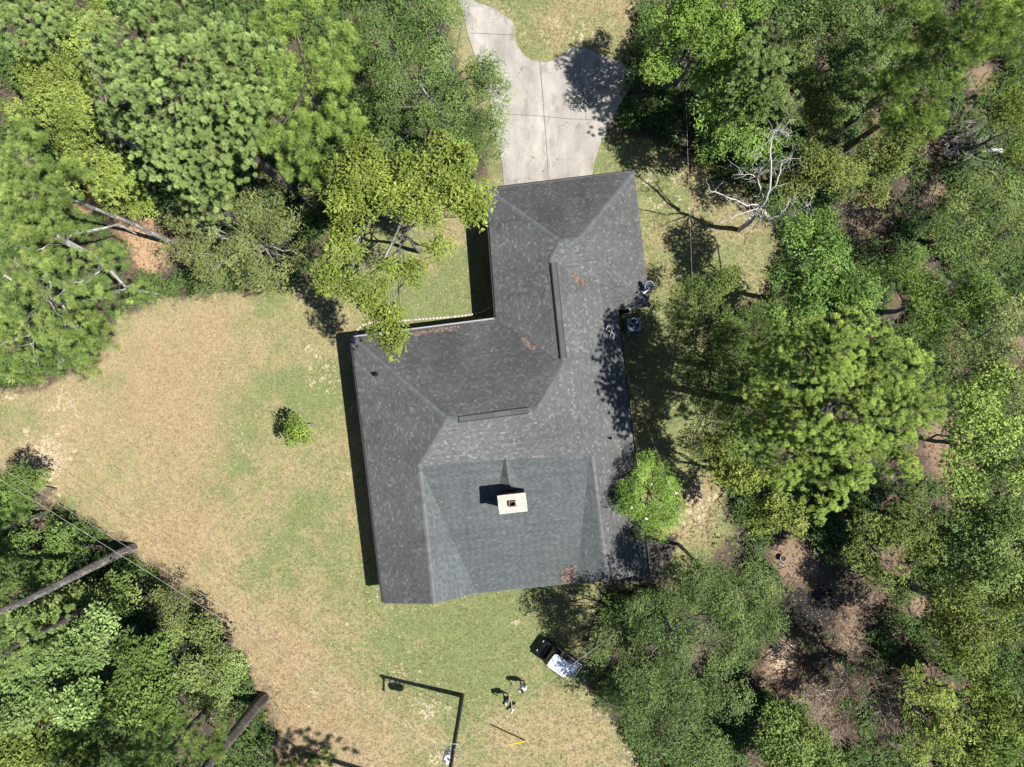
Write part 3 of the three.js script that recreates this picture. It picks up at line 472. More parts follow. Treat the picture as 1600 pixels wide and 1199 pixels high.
T('pine_tree', 'large bright yellowish pine across the top right corner', [[1440, 30, 52, 15], [1520, 40, 60, 16], [1580, 60, 50, 15], [1480, 92, 46, 15], [1420, 88, 36, 13], [1600, 10, 40, 15]], 'pineYel', { kind: 'longpine' });
T('pine_tree', 'smaller bright pine just below the large pine of the top right corner', [[1420, 150, 40, 12], [1470, 165, 38, 12], [1385, 172, 28, 11]], 'pineYel', { kind: 'longpine', base: [1300, 245] });
T('pine_tree', 'great bright pine with round tufts standing right of the house and shading it', [[1265, 545, 52, 14.9], [1330, 535, 58, 15.9], [1400, 590, 58, 15.9], [1305, 630, 75, 16.4], [1390, 655, 62, 15.9], [1245, 660, 50, 13.9], [1330, 715, 62, 15.4], [1245, 725, 45, 13.4], [1405, 715, 38, 14.4], [1290, 775, 36, 13.9], [1195, 690, 34, 12.9], [1430, 640, 36, 14.9], [1205, 600, 44, 13], [1202, 655, 40, 13], [1222, 550, 34, 13]], 'pineBright', { kind: 'pine', blobs: 1.5 });
T('pine_tree', 'low long needled pine at the bottom edge left of the thick dark trunk', [[255, 1142, 34, 9], [315, 1172, 36, 9], [225, 1192, 36, 9]], 'pineLong', { kind: 'longpine' });
T('pine_tree', 'tall pine below the bottom edge whose loose crown shades the tan lawn there', [[632, 1572, 62, 17], [596, 1510, 46, 16], [672, 1530, 46, 15.5], [560, 1490, 30, 16]], 'pineLong', { kind: 'longpine', base: [690, 1238], dens: 0.6, gap: 0.46 });
T('pine_tree', 'pale bluish pine crown at the left edge above the lower left broadleaf trees', [[18, 1000, 40, 12], [25, 1030, 32, 12]], 'pineBlue', { kind: 'pine' });
T('pine_tree', 'tall pine with long grey trunk leaning in from the left edge of the tan lawn', [[-136, 1003, 100, 18], [-200, 1020, 90, 20], [-95, 975, 60, 15], [-150, 1070, 80, 16]], 'pineLong', { kind: 'longpine', base: [208, 855], trunkR: 0.27, bark: barkGrey, dens: 0.7 });
T('pine_tree', 'tall pine with thick dark ridged trunk near the bottom edge of the lawn', [[184, 1384, 110, 18], [225, 1340, 70, 16], [140, 1400, 90, 17]], 'pineLong', { kind: 'longpine', base: [411, 1090], trunkR: 0.36, dens: 0.7 });
T('pine_tree', 'pine with grey trunk rising from behind the dark bush at the left edge', [[-284, 905, 90, 16], [-220, 880, 60, 14], [-180, 950, 60, 13]], 'pineLong', { kind: 'longpine', base: [70, 803], trunkR: 0.2, bark: barkGrey, dens: 0.7 });
// broadleaf trees, upper left
T('broadleaf_tree', 'bright yellow green broadleaf tree between the left edge and the broad bluish pine', [[60, 110, 48, 11], [110, 58, 44, 11], [150, 18, 38, 10], [38, 160, 42, 10.5], [105, 125, 44, 11], [90, 190, 50, 11], [145, 185, 30, 9.5], [130, 240, 45, 10], [175, 275, 42, 10]], 'yel', { kind: 'mid', twigs: 3, dens: 1.1 });
T('broadleaf_tree', 'small yellow green tree beside the bare sandy gap at left', [[185, 305, 42, 7], [228, 335, 28, 6.5]], 'yel', { kind: 'small' });
T('oak_tree', 'grey green oak full of pale lichen twigs at the top edge of the tan lawn', [[300, 350, 42, 6], [360, 345, 48, 7], [420, 330, 48, 7], [340, 410, 46, 6.5], [400, 400, 48, 6.5], [450, 370, 38, 7], [430, 438, 28, 6], [290, 415, 34, 5.5], [490, 300, 30, 7], [485, 400, 22, 6]], 'lichen', { kind: 'small', twigs: 5, branchMat: barkPale, dens: 0.75 });
T('oak_tree', 'dark green oak with grey twigs overhanging the left side of the driveway', [[610, 60, 62, 10], [690, 40, 62, 10.5], [744, 112, 46, 10], [650, 130, 68, 11], [740, 170, 54, 10], [690, 220, 56, 10], [600, 170, 48, 9.5], [768, 135, 24, 9], [765, 225, 28, 8.5], [592, 220, 38, 9]], 'oak', { kind: 'small', twigs: 4, branchMat: barkGrey, dens: 0.72, blobs: 1.35 });
T('magnolia_tree', 'yellow green tree with long pale boughs reaching over the inner corner of the house', [[560, 260, 50, 11], [620, 285, 46, 11], [700, 252, 50, 11], [728, 298, 38, 10.5], [660, 325, 42, 10.5], [560, 315, 42, 10.5], [530, 380, 32, 10], [520, 428, 30, 9.5], [560, 452, 28, 9.5], [685, 380, 20, 9.8], [612, 425, 15, 10], [645, 420, 14, 10], [598, 490, 32, 10], [612, 528, 26, 10], [580, 470, 16, 9.5], [740, 330, 20, 10]], 'yel', { col: [.118, .170, .026], col2: [.240, .290, .062], kind: 'big', dens: 0.9, twigs: 2, trunkR: 0.14, branchMat: barkGrey, blobs: 1.8, blob: 0.6, bare: [
  { pts: [[650, 300, 9.5], [603, 400, 9.8], [606, 440, 9.8], [610, 480, 9.8], [618, 515, 9.6]], r0: 0.07, r1: 0.02 }, { pts: [[640, 300, 9.6], [588, 338, 9.8], [565, 365, 9.8], [553, 385, 9.8], [530, 400, 9.6]], r0: 0.065, r1: 0.02 }, { pts: [[565, 365, 9.8], [560, 390, 9.8], [552, 420, 9.6]], r0: 0.026, r1: 0.01 }, { pts: [[588, 338, 9.8], [550, 372, 10], [522, 380, 10]], r0: 0.026, r1: 0.01 }, { pts: [[630, 340, 9.9], [642, 360, 9.9], [660, 372, 9.9]], r0: 0.03, r1: 0.01 }, { pts: [[604, 405, 9.8], [625, 415, 9.9], [642, 421, 9.9]], r0: 0.03, r1: 0.01 }, { pts: [[680, 345, 9.9], [678, 370, 9.9], [684, 395, 9.8]], r0: 0.04, r1: 0.012 }] });
T('small_tree', 'small leaning tree with pale trunk alone on the lawn left of the house', [[461, 671, 11, 2.2], [470, 679, 9, 2.2], [459, 661, 7, 2.0], [478, 683, 6, 2], [456, 688, 6, 2.7]], 'olive', { kind: 'mid', base: [488, 663], bark: barkPale, blob: 0.32, leaf: 0.8, dens: 2.0, blobs: 1.7, twigs: 3, trunkR: 0.13, flat: 0.5 });
// right of the driveway
T('broadleaf_tree', 'bright green broadleaf tree shading the top right lobe of the driveway', [[1045, 40, 42, 7.5], [1105, 48, 52, 8.5], [1150, 20, 48, 8.5], [1028, 85, 32, 6.5], [1118, 98, 38, 7.5], [1150, 78, 38, 8], [1090, 5, 40, 8]], 'bright', { kind: 'mid', dens: 1.05 });
T('broadleaf_tree', 'smaller bright green tree just behind the security light pole', [[1110, 170, 38, 6.5], [1148, 200, 42, 7], [1108, 215, 32, 6], [1182, 228, 30, 6], [1160, 150, 30, 6.5], [1095, 130, 26, 5.5]], 'bright', { kind: 'mid', dens: 0.95 });
T('broadleaf_tree', 'dark shaded tree in the top right woods beside the pale bluish pine', [[1280, 60, 55, 6], [1330, 90, 55, 6], [1252, 140, 38, 5.5], [1310, 160, 46, 5.5], [1360, 40, 46, 6], [1290, 10, 44, 6]], 'dark', { kind: 'small' });
T('broadleaf_tree', 'olive green tree standing just above the white dead tree', [[1270, 180, 34, 6.5], [1280, 238, 46, 7], [1312, 280, 33, 6.5], [1252, 285, 26, 6]], 'olive', { kind: 'small', dens: 0.9 });
T('broadleaf_tree', 'low green tree by the small bare patches in the upper right woods', [[1390, 225, 36, 5], [1440, 205, 32, 5], [1400, 265, 32, 4.5], [1342, 255, 36, 4.5], [1370, 290, 26, 4]], 'mid', { kind: 'mid', dens: 0.9 });
T('broadleaf_tree', 'dull olive tree at the right edge near the grey brush pile', [[1565, 150, 42, 5], [1592, 200, 46, 5], [1580, 262, 38, 4.5]], 'olive', { kind: 'small', dens: 0.8 });
T('broadleaf_tree', 'loose grey green tree at the right edge below the pale fallen log', [[1500, 335, 42, 6], [1550, 312, 46, 6.5], [1582, 370, 46, 6.5], [1530, 390, 42, 6], [1482, 372, 28, 5.5], [1595, 310, 30, 6]], 'pale', { kind: 'small', dens: 0.75, twigs: 4, branchMat: barkGrey });
T('broadleaf_tree', 'bright green tree with a ragged crown just below the white dead tree', [[1258, 368, 24, 8], [1290, 352, 20, 8], [1280, 400, 36, 8.5], [1310, 440, 36, 8], [1338, 470, 32, 8], [1270, 460, 40, 7.5], [1232, 440, 30, 6.5], [1240, 500, 38, 6.5]], 'bright', { kind: 'mid', dens: 0.95 });
T('broadleaf_tree', 'deep green tree in the shade between the house and the great bright pine', [[1110, 530, 42, 6], [1160, 560, 56, 6.5], [1100, 600, 46, 5.5], [1180, 620, 52, 6.5], [1130, 655, 46, 6], [1200, 500, 36, 6], [1070, 565, 26, 4.5], [1095, 470, 38, 5.5], [1062, 500, 28, 4.5], [1080, 690, 28, 5], [1130, 430, 30, 5.5]], 'dark', { kind: 'small' });  // left-hand lobes added so the crown shades the strip beside the house
T('broadleaf_tree', 'olive green tree at the lower left foot of the great bright pine', [[1140, 722, 32, 6], [1180, 752, 38, 7], [1230, 788, 36, 7], [1200, 800, 28, 6], [1115, 700, 20, 5]], 'olive', { kind: 'mid', dens: 0.85, bark: barkGrey });
const flowering = T('small_tree', 'vivid green round tree with a few white blossoms against the right wall of the house', [[1017, 745, 31, 4.6], [1002, 790, 31, 4.6], [1047, 765, 24, 4.6], [1032, 812, 26, 4.3], [987, 772, 19, 4.3], [1010, 718, 15, 4.5], [1054, 795, 17, 4.2], [1012, 830, 12, 4]], 'bright', { kind: 'small', dens: 1.15, blobs: 1.9, blob: 0.5, leaf: 0.9, base: [1012, 762], rough: 0.5, col: [.110, .205, .026], col2: [.225, .335, .062] });
T('oak_tree', 'wide dark green oak spreading over the lawn below the lower right corner of the house', [[1010, 960, 46, 7], [1080, 930, 52, 8], [1150, 920, 52, 7.5], [1040, 1020, 56, 8], [1120, 1000, 62, 8.5], [1182, 980, 42, 7.5], [1000, 1055, 42, 7], [1062, 1090, 52, 8], [1000, 1118, 38, 7], [1080, 1145, 46, 7], [1130, 1080, 42, 7.5], [955, 1010, 28, 6.5], [1030, 1160, 36, 6.5], [965, 1075, 22, 6], [1190, 920, 30, 7]], 'oak', { kind: 'small', dens: 0.95, twigs: 3, blobs: 1.35, blob: 0.8 });
T('broadleaf_tree', 'broadleaf tree with glossy leaves beside the shaded grey clearing on the right', [[1380, 830, 42, 7], [1420, 800, 38, 7.5], [1440, 858, 40, 7], [1372, 888, 34, 6.5], [1330, 855, 28, 6]], 'mid', { kind: 'mid', dens: 0.85 });
T('broadleaf_tree', 'light yellow green tree between the great bright pine and the right edge', [[1500, 700, 40, 9], [1540, 655, 46, 10], [1570, 720, 42, 9.5], [1520, 760, 40, 9], [1560, 600, 26, 9]], 'lime', { kind: 'mid', dens: 0.8, trans: 0.2 });
T('broadleaf_tree', 'pale green tree at the right edge about halfway down the picture', [[1560, 580, 42, 9], [1500, 612, 32, 8], [1590, 640, 32, 9], [1520, 545, 42, 8], [1572, 520, 42, 9]], 'pale', { kind: 'small', dens: 0.8, twigs: 3 });
T('broadleaf_tree', 'dusky green tree in half shade above the great bright pine on the right', [[1440, 470, 42, 6.5], [1490, 470, 46, 7.5], [1460, 530, 40, 6.5], [1400, 430, 36, 5.5], [1540, 450, 42, 8]], 'mid', { kind: 'small', dens: 0.85, twigs: 3 });
T('broadleaf_tree', 'mid green tree at the right edge below the light yellow green tree', [[1500, 832, 46, 8], [1560, 800, 46, 9], [1552, 868, 46, 8.5], [1482, 898, 36, 7], [1590, 840, 30, 8]], 'mid', { kind: 'mid', dens: 0.9 });
T('broadleaf_tree', 'dense green tree at the right edge beside the bent grey snag', [[1480, 962, 42, 7], [1540, 960, 52, 8], [1590, 925, 42, 8], [1500, 1012, 42, 7]], 'mid', { kind: 'mid', dens: 1.0 });
T('broadleaf_tree', 'pale lime green young tree beside the brown dying tree', [[1430, 1048, 28, 7], [1420, 1090, 32, 7.5], [1470, 1080, 32, 7.5], [1480, 1128, 32, 7.5], [1460, 1180, 38, 7.5], [1430, 1130, 24, 7]], 'lime', { kind: 'mid', dens: 0.85, trans: 0.2 });
T('broadleaf_tree', 'green tree filling the lower right corner of the picture', [[1550, 1062, 46, 5.5], [1590, 1110, 42, 5.5], [1540, 1140, 46, 5.5], [1572, 1188, 42, 5], [1512, 1185, 30, 4.5]], 'mid', { kind: 'mid', dens: 0.85 });
T('bush', 'low green bush at the bottom edge between the wide oak and the brown dying tree', [[1250, 1150, 36, 4], [1290, 1172, 30, 4], [1222, 1110, 28, 4], [1232, 1190, 32, 4], [1200, 1150, 28, 4]], 'mid', { kind: 'mid' });
// lower left
T('bush', 'dark green rounded bush at the left edge of the tan lawn', [[25, 755, 36, 4], [45, 788, 30, 4], [8, 800, 36, 4], [50, 755, 18, 3.5]], 'mid', { kind: 'mid', dens: 1.1 });
T('shrub', 'shaded dark shrub under the leaning grey pine trunk at lower left', [[60, 880, 38, 3.5], [20, 860, 34, 3.5], [100, 850, 26, 3]], 'dark', { kind: 'mid' });
T('shrub', 'shrub in half shade just below the leaning grey pine trunk', [[150, 945, 36, 4.5], [185, 928, 28, 4.5], [110, 925, 26, 4], [70, 955, 30, 4]], 'mid', { kind: 'big', dens: 0.85 });
T('broadleaf_tree', 'green tree with broad leaves by the left edge in the lower left woods', [[90, 1020, 42, 8], [155, 1010, 46, 8.5], [110, 1070, 46, 9], [60, 1100, 46, 8.5], [40, 1065, 36, 8]], 'pale', { kind: 'big', dens: 0.9 });
T('broadleaf_tree', 'light green tree in the middle of the lower left woods', [[230, 1035, 46, 8.5], [200, 1080, 46, 9], [150, 1115, 42, 8], [248, 1090, 42, 8.5]], 'pale', { kind: 'big', dens: 0.95, col: [.085, .13, .026], col2: [.15, .19, .05] });
T('broadleaf_tree', 'grey green tree nearest the lawn in the lower left woods', [[320, 1010, 36, 4], [350, 1050, 34, 4.5], [302, 1068, 42, 5], [335, 1085, 30, 4], [272, 992, 32, 3.5]], 'lichen', { kind: 'small', dens: 0.9, twigs: 4 });
T('broadleaf_tree', 'broadleaf tree in the bottom left corner of the picture', [[60, 1160, 48, 7], [140, 1168, 48, 7], [15, 1190, 40, 7]], 'mid', { kind: 'big', dens: 0.95 });
T('shrub', 'wispy grey shrub at the lawn edge right of the leaning grey pine trunk', [[285, 950, 26, 3], [250, 935, 24, 3], [310, 985, 22, 3]], 'lichen', { kind: 'small', dens: 0.5, twigs: 7, branchMat: barkPale });
// white blossoms of the round tree by the house
{
  const r = rng(77), p = [], base = flowering.position; const pet = (c) => { const q = 0.05 + r() * 0.03; for (let k = 0; k < 5; k++) { const a = k * 1.2566, b = a + 0.9; p.push(c.x, c.y, c.z, c.x + Math.cos(a) * q, c.y + 0.02, c.z + Math.sin(a) * q, c.x + Math.cos(b) * q, c.y + 0.02, c.z + Math.sin(b) * q); } };
  const L = [[1015, 745, 26], [1000, 785, 26], [1040, 765, 22], [1026, 806, 20], [1008, 722, 12]];
  for (let k = 0; k < 6; k++) { const l = L[r() * L.length | 0], a = r() * 6.283, q = Math.sqrt(r()) * l[2], x = l[0] + Math.cos(a) * q, y = l[1] + Math.sin(a) * q; const c = W(x, y, 5.1 + r() * 0.5).sub(base); for (let z = 0; z < 2; z++) pet(V(c.x + (r() - .5) * .1, c.y + (r() - .5) * .05, c.z + (r() - .5) * .1)); }
  const g = new THREE.BufferGeometry(); g.setAttribute('position', new THREE.Float32BufferAttribute(p, 3)); g.computeVertexNormals(); part('blossom', g, std([.55, .55, .52], 0.7, { side: THREE.DoubleSide }), flowering, 'stuff');
}
// dead trees and brush
function bareTree(name, label, base, list, mat, r0, twigN, twigL, seed, rrTwig = 0.008) {
  const b = G(...base), t = thing(name, label, 'dead tree', b), tb = new Tubes(), br = new Tubes(), r = rng(seed);
  list.forEach(([ra, rb, ...pts], k) => {
    const P = pts.map(([x, y, h]) => W(x, y, h).sub(b)), Q = [];
    for (let i = 0; i < P.length - 1; i++) { const s = bend(P[i], P[i + 1], 3, 0.12, r); Q.push(...(i ? s.slice(1) : s)); }
    (k ? br : tb).add(Q, ra, rb, k ? 6 : 9, 0.25, r);
    if (k) for (let z = 0; z < twigN; z++) { const q = Q[1 + (r() * (Q.length - 1) | 0)], e = q.clone().add(V((r() - .5) * 2, (r() - .2) * 1.2, (r() - .5) * 2).multiplyScalar(twigL * (0.3 + 0.7 * r()))); const bb = bend(q, e, 3, 0.35, r); br.add(bb, rb * 0.5 + rrTwig, rrTwig * 0.6, 4); const e2 = bb[2].clone().add(V((r() - .5), (r() - .3), (r() - .5)).multiplyScalar(twigL * 0.5)); br.add(bend(bb[2], e2, 2, 0.3, r), rrTwig, rrTwig * 0.5, 3); }
  });
  part('trunk', tb.geo(), mat, t); part('branches', br.geo(), mat, t); return t;
}
bareTree('dead_tree', 'white leafless dead tree with forked bare branches right of the garage', [1156, 360], [
  [0.187, 0.084, [1156, 360, 0], [1165, 352, 2], [1180, 335, 4.2], [1193, 318, 6]],
  [0.072, 0.012, [1193, 318, 6], [1203, 295, 7.4], [1205, 262, 8.6], [1204, 230, 9.6], [1208, 206, 10.2], [1218, 202, 10.3], [1233, 212, 10.2]],
  [0.054, 0.012, [1196, 312, 6.2], [1212, 290, 7.6], [1219, 270, 8.4], [1223, 250, 9], [1236, 248, 9.2], [1234, 240, 9.3]],
  [0.048, 0.012, [1190, 320, 5.6], [1168, 322, 6], [1150, 312, 6.6], [1130, 305, 7], [1110, 299, 7.3], [1107, 292, 7.4]],
  [0.042, 0.009, [1192, 312, 6], [1188, 292, 6.8], [1183, 277, 7.2], [1172, 272, 7.5], [1155, 273, 7.6]],
  [0.030, 0.007, [1184, 278, 7.2], [1189, 265, 7.8], [1180, 252, 8.2], [1183, 247, 8.4]],
  [0.048, 0.012, [1194, 328, 5.4], [1206, 342, 5.6], [1222, 332, 6.2], [1234, 314, 6.8], [1248, 306, 7.3]],
  [0.036, 0.009, [1218, 334, 6], [1240, 334, 6.6], [1256, 328, 7], [1265, 318, 7.4]],
  [0.042, 0.009, [1188, 324, 5.2], [1165, 332, 5.2], [1142, 342, 5.2], [1125, 350, 5.2]],
  [0.042, 0.009, [1190, 326, 5.2], [1172, 342, 5], [1162, 352, 4.8], [1155, 360, 4.6]],
  [0.054, 0.009, [1192, 328, 5.4], [1188, 344, 5.4], [1178, 356, 5.2], [1164, 368, 5], [1160, 384, 5]],
  [0.036, 0.009, [1195, 328, 5.6], [1200, 342, 5.8], [1208, 354, 5.8]],
  [0.030, 0.007, [1230, 214, 10], [1215, 202, 10.2], [1205, 220, 10], [1192, 208, 10.2]],
], std(lin(178, 173, 166), 0.85), 0.2, 15, 1.1, 5);
{
  const b = G(1285, 1030), t = thing('dying_tree', 'dying tree with grey bare twigs and clinging brown leaves by the bottom right clearing', 'dead tree', b), g = rng(88), mat = std(lin(160, 148, 136), 0.9), tw = new Tubes(), br = new Tubes(), tips = [];
  const grow = (p, d, l, q, n) => {
    const e = p.clone().addScaledVector(d, l), P = bend(p, e, 4, 0.22, g); br.add(P, q + 0.006, q * 0.62 + 0.006, n > 2 ? 6 : 4); if (n < 3) tips.push(e, P[2]);
    if (n) for (let k = 0, m = 2 + (g() < 0.55); k < m; k++) grow(P[4 - (k && g() < 0.6 ? 1 + (g() * 2 | 0) : 0)], d.clone().add(V((g() - .5) * 1.7, (g() - .42) * 0.7, (g() - .5) * 1.7)).normalize(), l * (0.62 + 0.25 * g()), q * 0.6, n - 1);
  };
  tw.add([V(0, -0.1, 0), V(0.2, 1.2, 0.2), V(0.35, 2.2, 0.35)], 0.14, 0.11, 8);
  for (const [x, z] of [[0.9, 0.1], [0.3, -0.9], [-0.5, -0.5], [0.75, 0.75], [0.1, 0.95], [-0.6, 0.5], [-0.8, 0], [0.6, -0.5]]) grow(V(0.35, 2.2, 0.35), V(x, 0.75, z).normalize(), 1.25 + g() * 0.4, 0.045, 5);
  part('trunk', tw.geo(), mat, t); part('branches', br.geo(), mat, t);
const r = rng(4), it = [];
  for (let k = 0; k < 900; k++) { const p = tips[r() * tips.length | 0].clone().add(V(r() - .5, (r() - .6) * .5, r() - .5).multiplyScalar(0.5)); const k2 = 0.6 + r() * 0.7, gr = r() < 0.12; it.push({ p, n: V(r() - .5, 1, r() - .5).normalize(), a: r() * 6.28, s: 0.45 + r() * 0.3, c: gr ? [.14 * k2, .16 * k2, .03] : [.150 * k2, .092 * k2, .058 * k2] }); }
  crownMesh(CLUMP.small[0], leafMat(0.8, 0.2), it, 'brown_leaves', t.getObjectByName('branches'), 'stuff');
}
{
  const b = G(1470, 245), t = thing('brush_pile', 'tangled pile of grey dead branches in the upper right woods', 'brush pile', b), br = new Tubes(), r = rng(21);
  for (let k = 0; k < 120; k++) { const a = r() * 6.283, q = Math.sqrt(r()) * 1.5, p = V(Math.cos(a) * q, r() * 1.2, Math.sin(a) * q), an = 0.5 + (r() - .5) * 2.2, l = 0.8 + r() * 1.8; br.add(bend(p, V(p.x + Math.cos(an) * l, p.y + (r() - .3) * 0.8, p.z - Math.sin(an) * l * 0.8), 4, 0.2, r), 0.018 + r() * 0.02, 0.005, 4); }
  const g = br.geo(); g.translate(0.6, 0, -0.6); part('dead_branch', g, std(lin(132, 124, 118), 0.9), t, 'stuff');
}
{
  const b = G(1508, 270), t = thing('fallen_log', 'curved pale fallen log lying in the upper right woods', 'log', b), r = rng(3);
  const P = [[1526, 243, 0.5], [1540, 236, 0.7], [1556, 234, 0.8], [1568, 236, 0.7]].map((p) => W(...p).sub(b)); const tb = new Tubes().add(P, 0.09, 0.16, 9, 0.15, r); part('log', tb.geo(), barkPale, t);
  const br = new Tubes(); for (const q of [[[1560, 250, .6], [1552, 262, .8], [1556, 272, .8]], [[1556, 262, .6], [1566, 268, .9], [1575, 266, 1]], [[1568, 240, .6], [1585, 248, .8], [1598, 240, 1]], [[1550, 268, .5], [1560, 278, .6]]]) br.add(q.map((p) => W(...p).sub(b)), 0.05, 0.015, 6); part('limb', br.geo(), barkPale, t);
}
// a bent grey snag with a dark tube laid along a curved shadow line
{
  const b = G(1424, 922), t = thing('snag', 'short grey dead stub beside a dark strip standing in for a curved shadow in the right hand clearing', 'snag', b), r = rng(6);
  part('stub', new Tubes().add([V(0, -0.1, 0), V(0.05, 0.7, -0.1), V(0.1, 1.5, -0.15), V(0.16, 1.9, -0.22)], 0.16, 0.10, 9, 0.12, r).geo(), std(lin(120, 116, 110), 0.9), t);
  part('limb', new Tubes().add([[1424, 935], [1421, 948], [1425, 960], [1428, 972]].map(([x, y]) => W(x, y, 0.12).sub(b)), 0.06, 0.025, 6).geo(), barkDark, t);  // dark tube stands in for a curved shadow line on the ground
}
// undergrowth of the woods: low leafy plants nobody could count
{
  const r = rng(2024), items = [], items2 = []; let tries = 0;
  while (items.length + items2.length < 42000 && tries++ < 300000) {
    const gx = -70 + r() * 1740, gy = -70 + r() * 1340; if (edgeDistQ(gx, gy) > -6) continue;
    const n = fbm(gx / 26 + 3, gy / 26 + 8, 3) - 0.55 * Math.min(1.2, sumSpots(BARE, gx, gy)); if (n < 0.36 + r() * 0.12) continue;
    const ash = Math.min(Math.hypot((gx - 1300) / 100, (gy - 945) / 78), Math.hypot((gx - 1270) / 55, (gy - 1050) / 55)); if (ash < 0.7 + r() * 0.4) continue;
    const p = G(gx, gy, 0.08 + r() * r() * 1.5), k = 0.7 + r() * 0.6, c = mixc([.055, .105, .026], [.130, .190, .048], r());
    (r() < 0.5 ? items : items2).push({ p, n: V((r() - .5) * 0.8, 1, (r() - .5) * 0.8).normalize(), a: r() * 6.283, s: 0.8 + r() * 0.7, c: c.map((v) => v * k) });
  }
  for (const [it, g, lab] of [[items, CLUMP.small[1], 'low leafy undergrowth covering the woodland floor'], [items2, CLUMP.mid[1], 'broader leaved low plants covering the woodland floor']]) { const m = crownMesh(g, leafMat(0.6, 0.25), it, numbered('undergrowth'), scene, 'stuff'); m.userData.label = lab; m.userData.category = 'undergrowth'; }
}
function edgeDistQ(x, y) { return edgeDist(LAWN, x, y); }
//@@THINGS
// ------------------------------------------------------------------ poles and wires
const woodPole = std(lin(74, 66, 60), 0.9), woodPale = std(lin(128, 112, 92), 0.9), steel = std(lin(150, 152, 155), 0.45, { metalness: 0.6 }), whitePaint = std(lin(200, 200, 198), 0.5), blackPl = std(lin(24, 24, 26), 0.55), porcelain = std(lin(120, 124, 128), 0.35);
{
  const b = G(722, 1087), t = thing('utility_pole', 'dark utility pole with a white transformer standing on the lower lawn', 'utility pole', b);
  part('pole', new Tubes().add([V(0, -0.2, 0), V(0.01, 3, 0.01), V(-0.01, 6, 0.02), V(0, 9.4, 0)], 0.17, 0.11, 12).geo(), woodPole, t);
  const tf = V(-0.32, 7.1, 0.42), body = new THREE.LatheGeometry([[0, -0.48], [0.24, -0.48], [0.26, -0.44], [0.26, 0.40], [0.28, 0.42], [0.28, 0.47], [0.22, 0.54], [0, 0.57]].map(([x, y]) => new THREE.Vector2(x, y)), 20); body.translate(tf.x, tf.y, tf.z);
  const tr = part('transformer', body, whitePaint, t);
  for (const [x, z] of [[-0.1, 0.06], [0.1, -0.08]]) { const g = new THREE.LatheGeometry([[0.02, 0], [0.05, 0.02], [0.03, 0.06], [0.055, 0.09], [0.03, 0.13], [0.05, 0.16], [0.02, 0.24], [0, 0.25]].map(([a, c]) => new THREE.Vector2(a, c)), 10); g.translate(tf.x + x, tf.y + 0.54, tf.z + z); part('bushing', g, porcelain, tr); }
  for (const y of [7.35, 6.85]) part('bracket', box(0.5, 0.06, 0.06, -0.16, y, 0.22, -0.92), steel, t);
  part('crossarm', box(0.1, 0.1, 1.1, -0.06, 9.0, 0.42), woodPole, t);
  for (const z of [0.15, 0.85]) { const g = new THREE.LatheGeometry([[0.015, 0], [0.06, 0.02], [0.03, 0.07], [0.065, 0.09], [0.03, 0.15], [0, 0.16]].map(([a, c]) => new THREE.Vector2(a, c)), 10); g.translate(-0.06, 9.05, z); part('insulator', g, porcelain, t); }
  const g = new THREE.LatheGeometry([[0.015, 0], [0.07, 0.02], [0.03, 0.08], [0.07, 0.1], [0.03, 0.2], [0, 0.22]].map(([a, c]) => new THREE.Vector2(a, c)), 10); g.translate(0, 9.38, 0); part('insulator', g, porcelain, t);
  part('cutout', new Tubes().add([V(0.02, 8.3, 0.1), V(-0.1, 8.45, 0.5), V(-0.12, 8.2, 0.62)], 0.035, 0.03, 7).geo(), porcelain, t);
  part('loop_cable', tube([V(-0.15, 7.9, 0.1), V(-0.75, 7.7, 0.1), V(-0.6, 7.5, -0.45), V(0.25, 7.4, -0.4), V(0.6, 7.2, 0.2), V(0.3, 7.0, 0.5), V(0, 6.9, 0.15)], 0.016, 0.016, 5), steel, t);
}
{
  const b = G(1060, 851), t = thing('utility_pole', 'pale brown service pole beside the flowering round tree right of the house', 'utility pole', b);
  part('pole', new Tubes().add([V(0, -0.2, 0), V(0.02, 3.5, 0), V(0, 7.2, 0)], 0.13, 0.09, 12).geo(), woodPale, t);
  part('rack', box(0.75, 0.08, 0.08, 0, 6.95, 0.03, 0.6), steel, t);
  for (const x of [-0.3, 0, 0.3]) { const g = new THREE.LatheGeometry([[0.015, 0], [0.05, 0.02], [0.03, 0.06], [0.055, 0.08], [0, 0.13]].map(([a, c]) => new THREE.Vector2(a, c)), 10); g.translate(x * Math.cos(0.6), 6.99, -x * Math.sin(0.6) + 0.03); part('insulator', g, whitePaint, t); }
  part('weatherhead', new Tubes().add([V(0.15, 5.2, 0.05), V(0.15, 6.7, 0.05), V(0.24, 6.8, 0.1), V(0.3, 6.7, 0.16)], 0.03, 0.045, 8).geo(), steel, t);
}
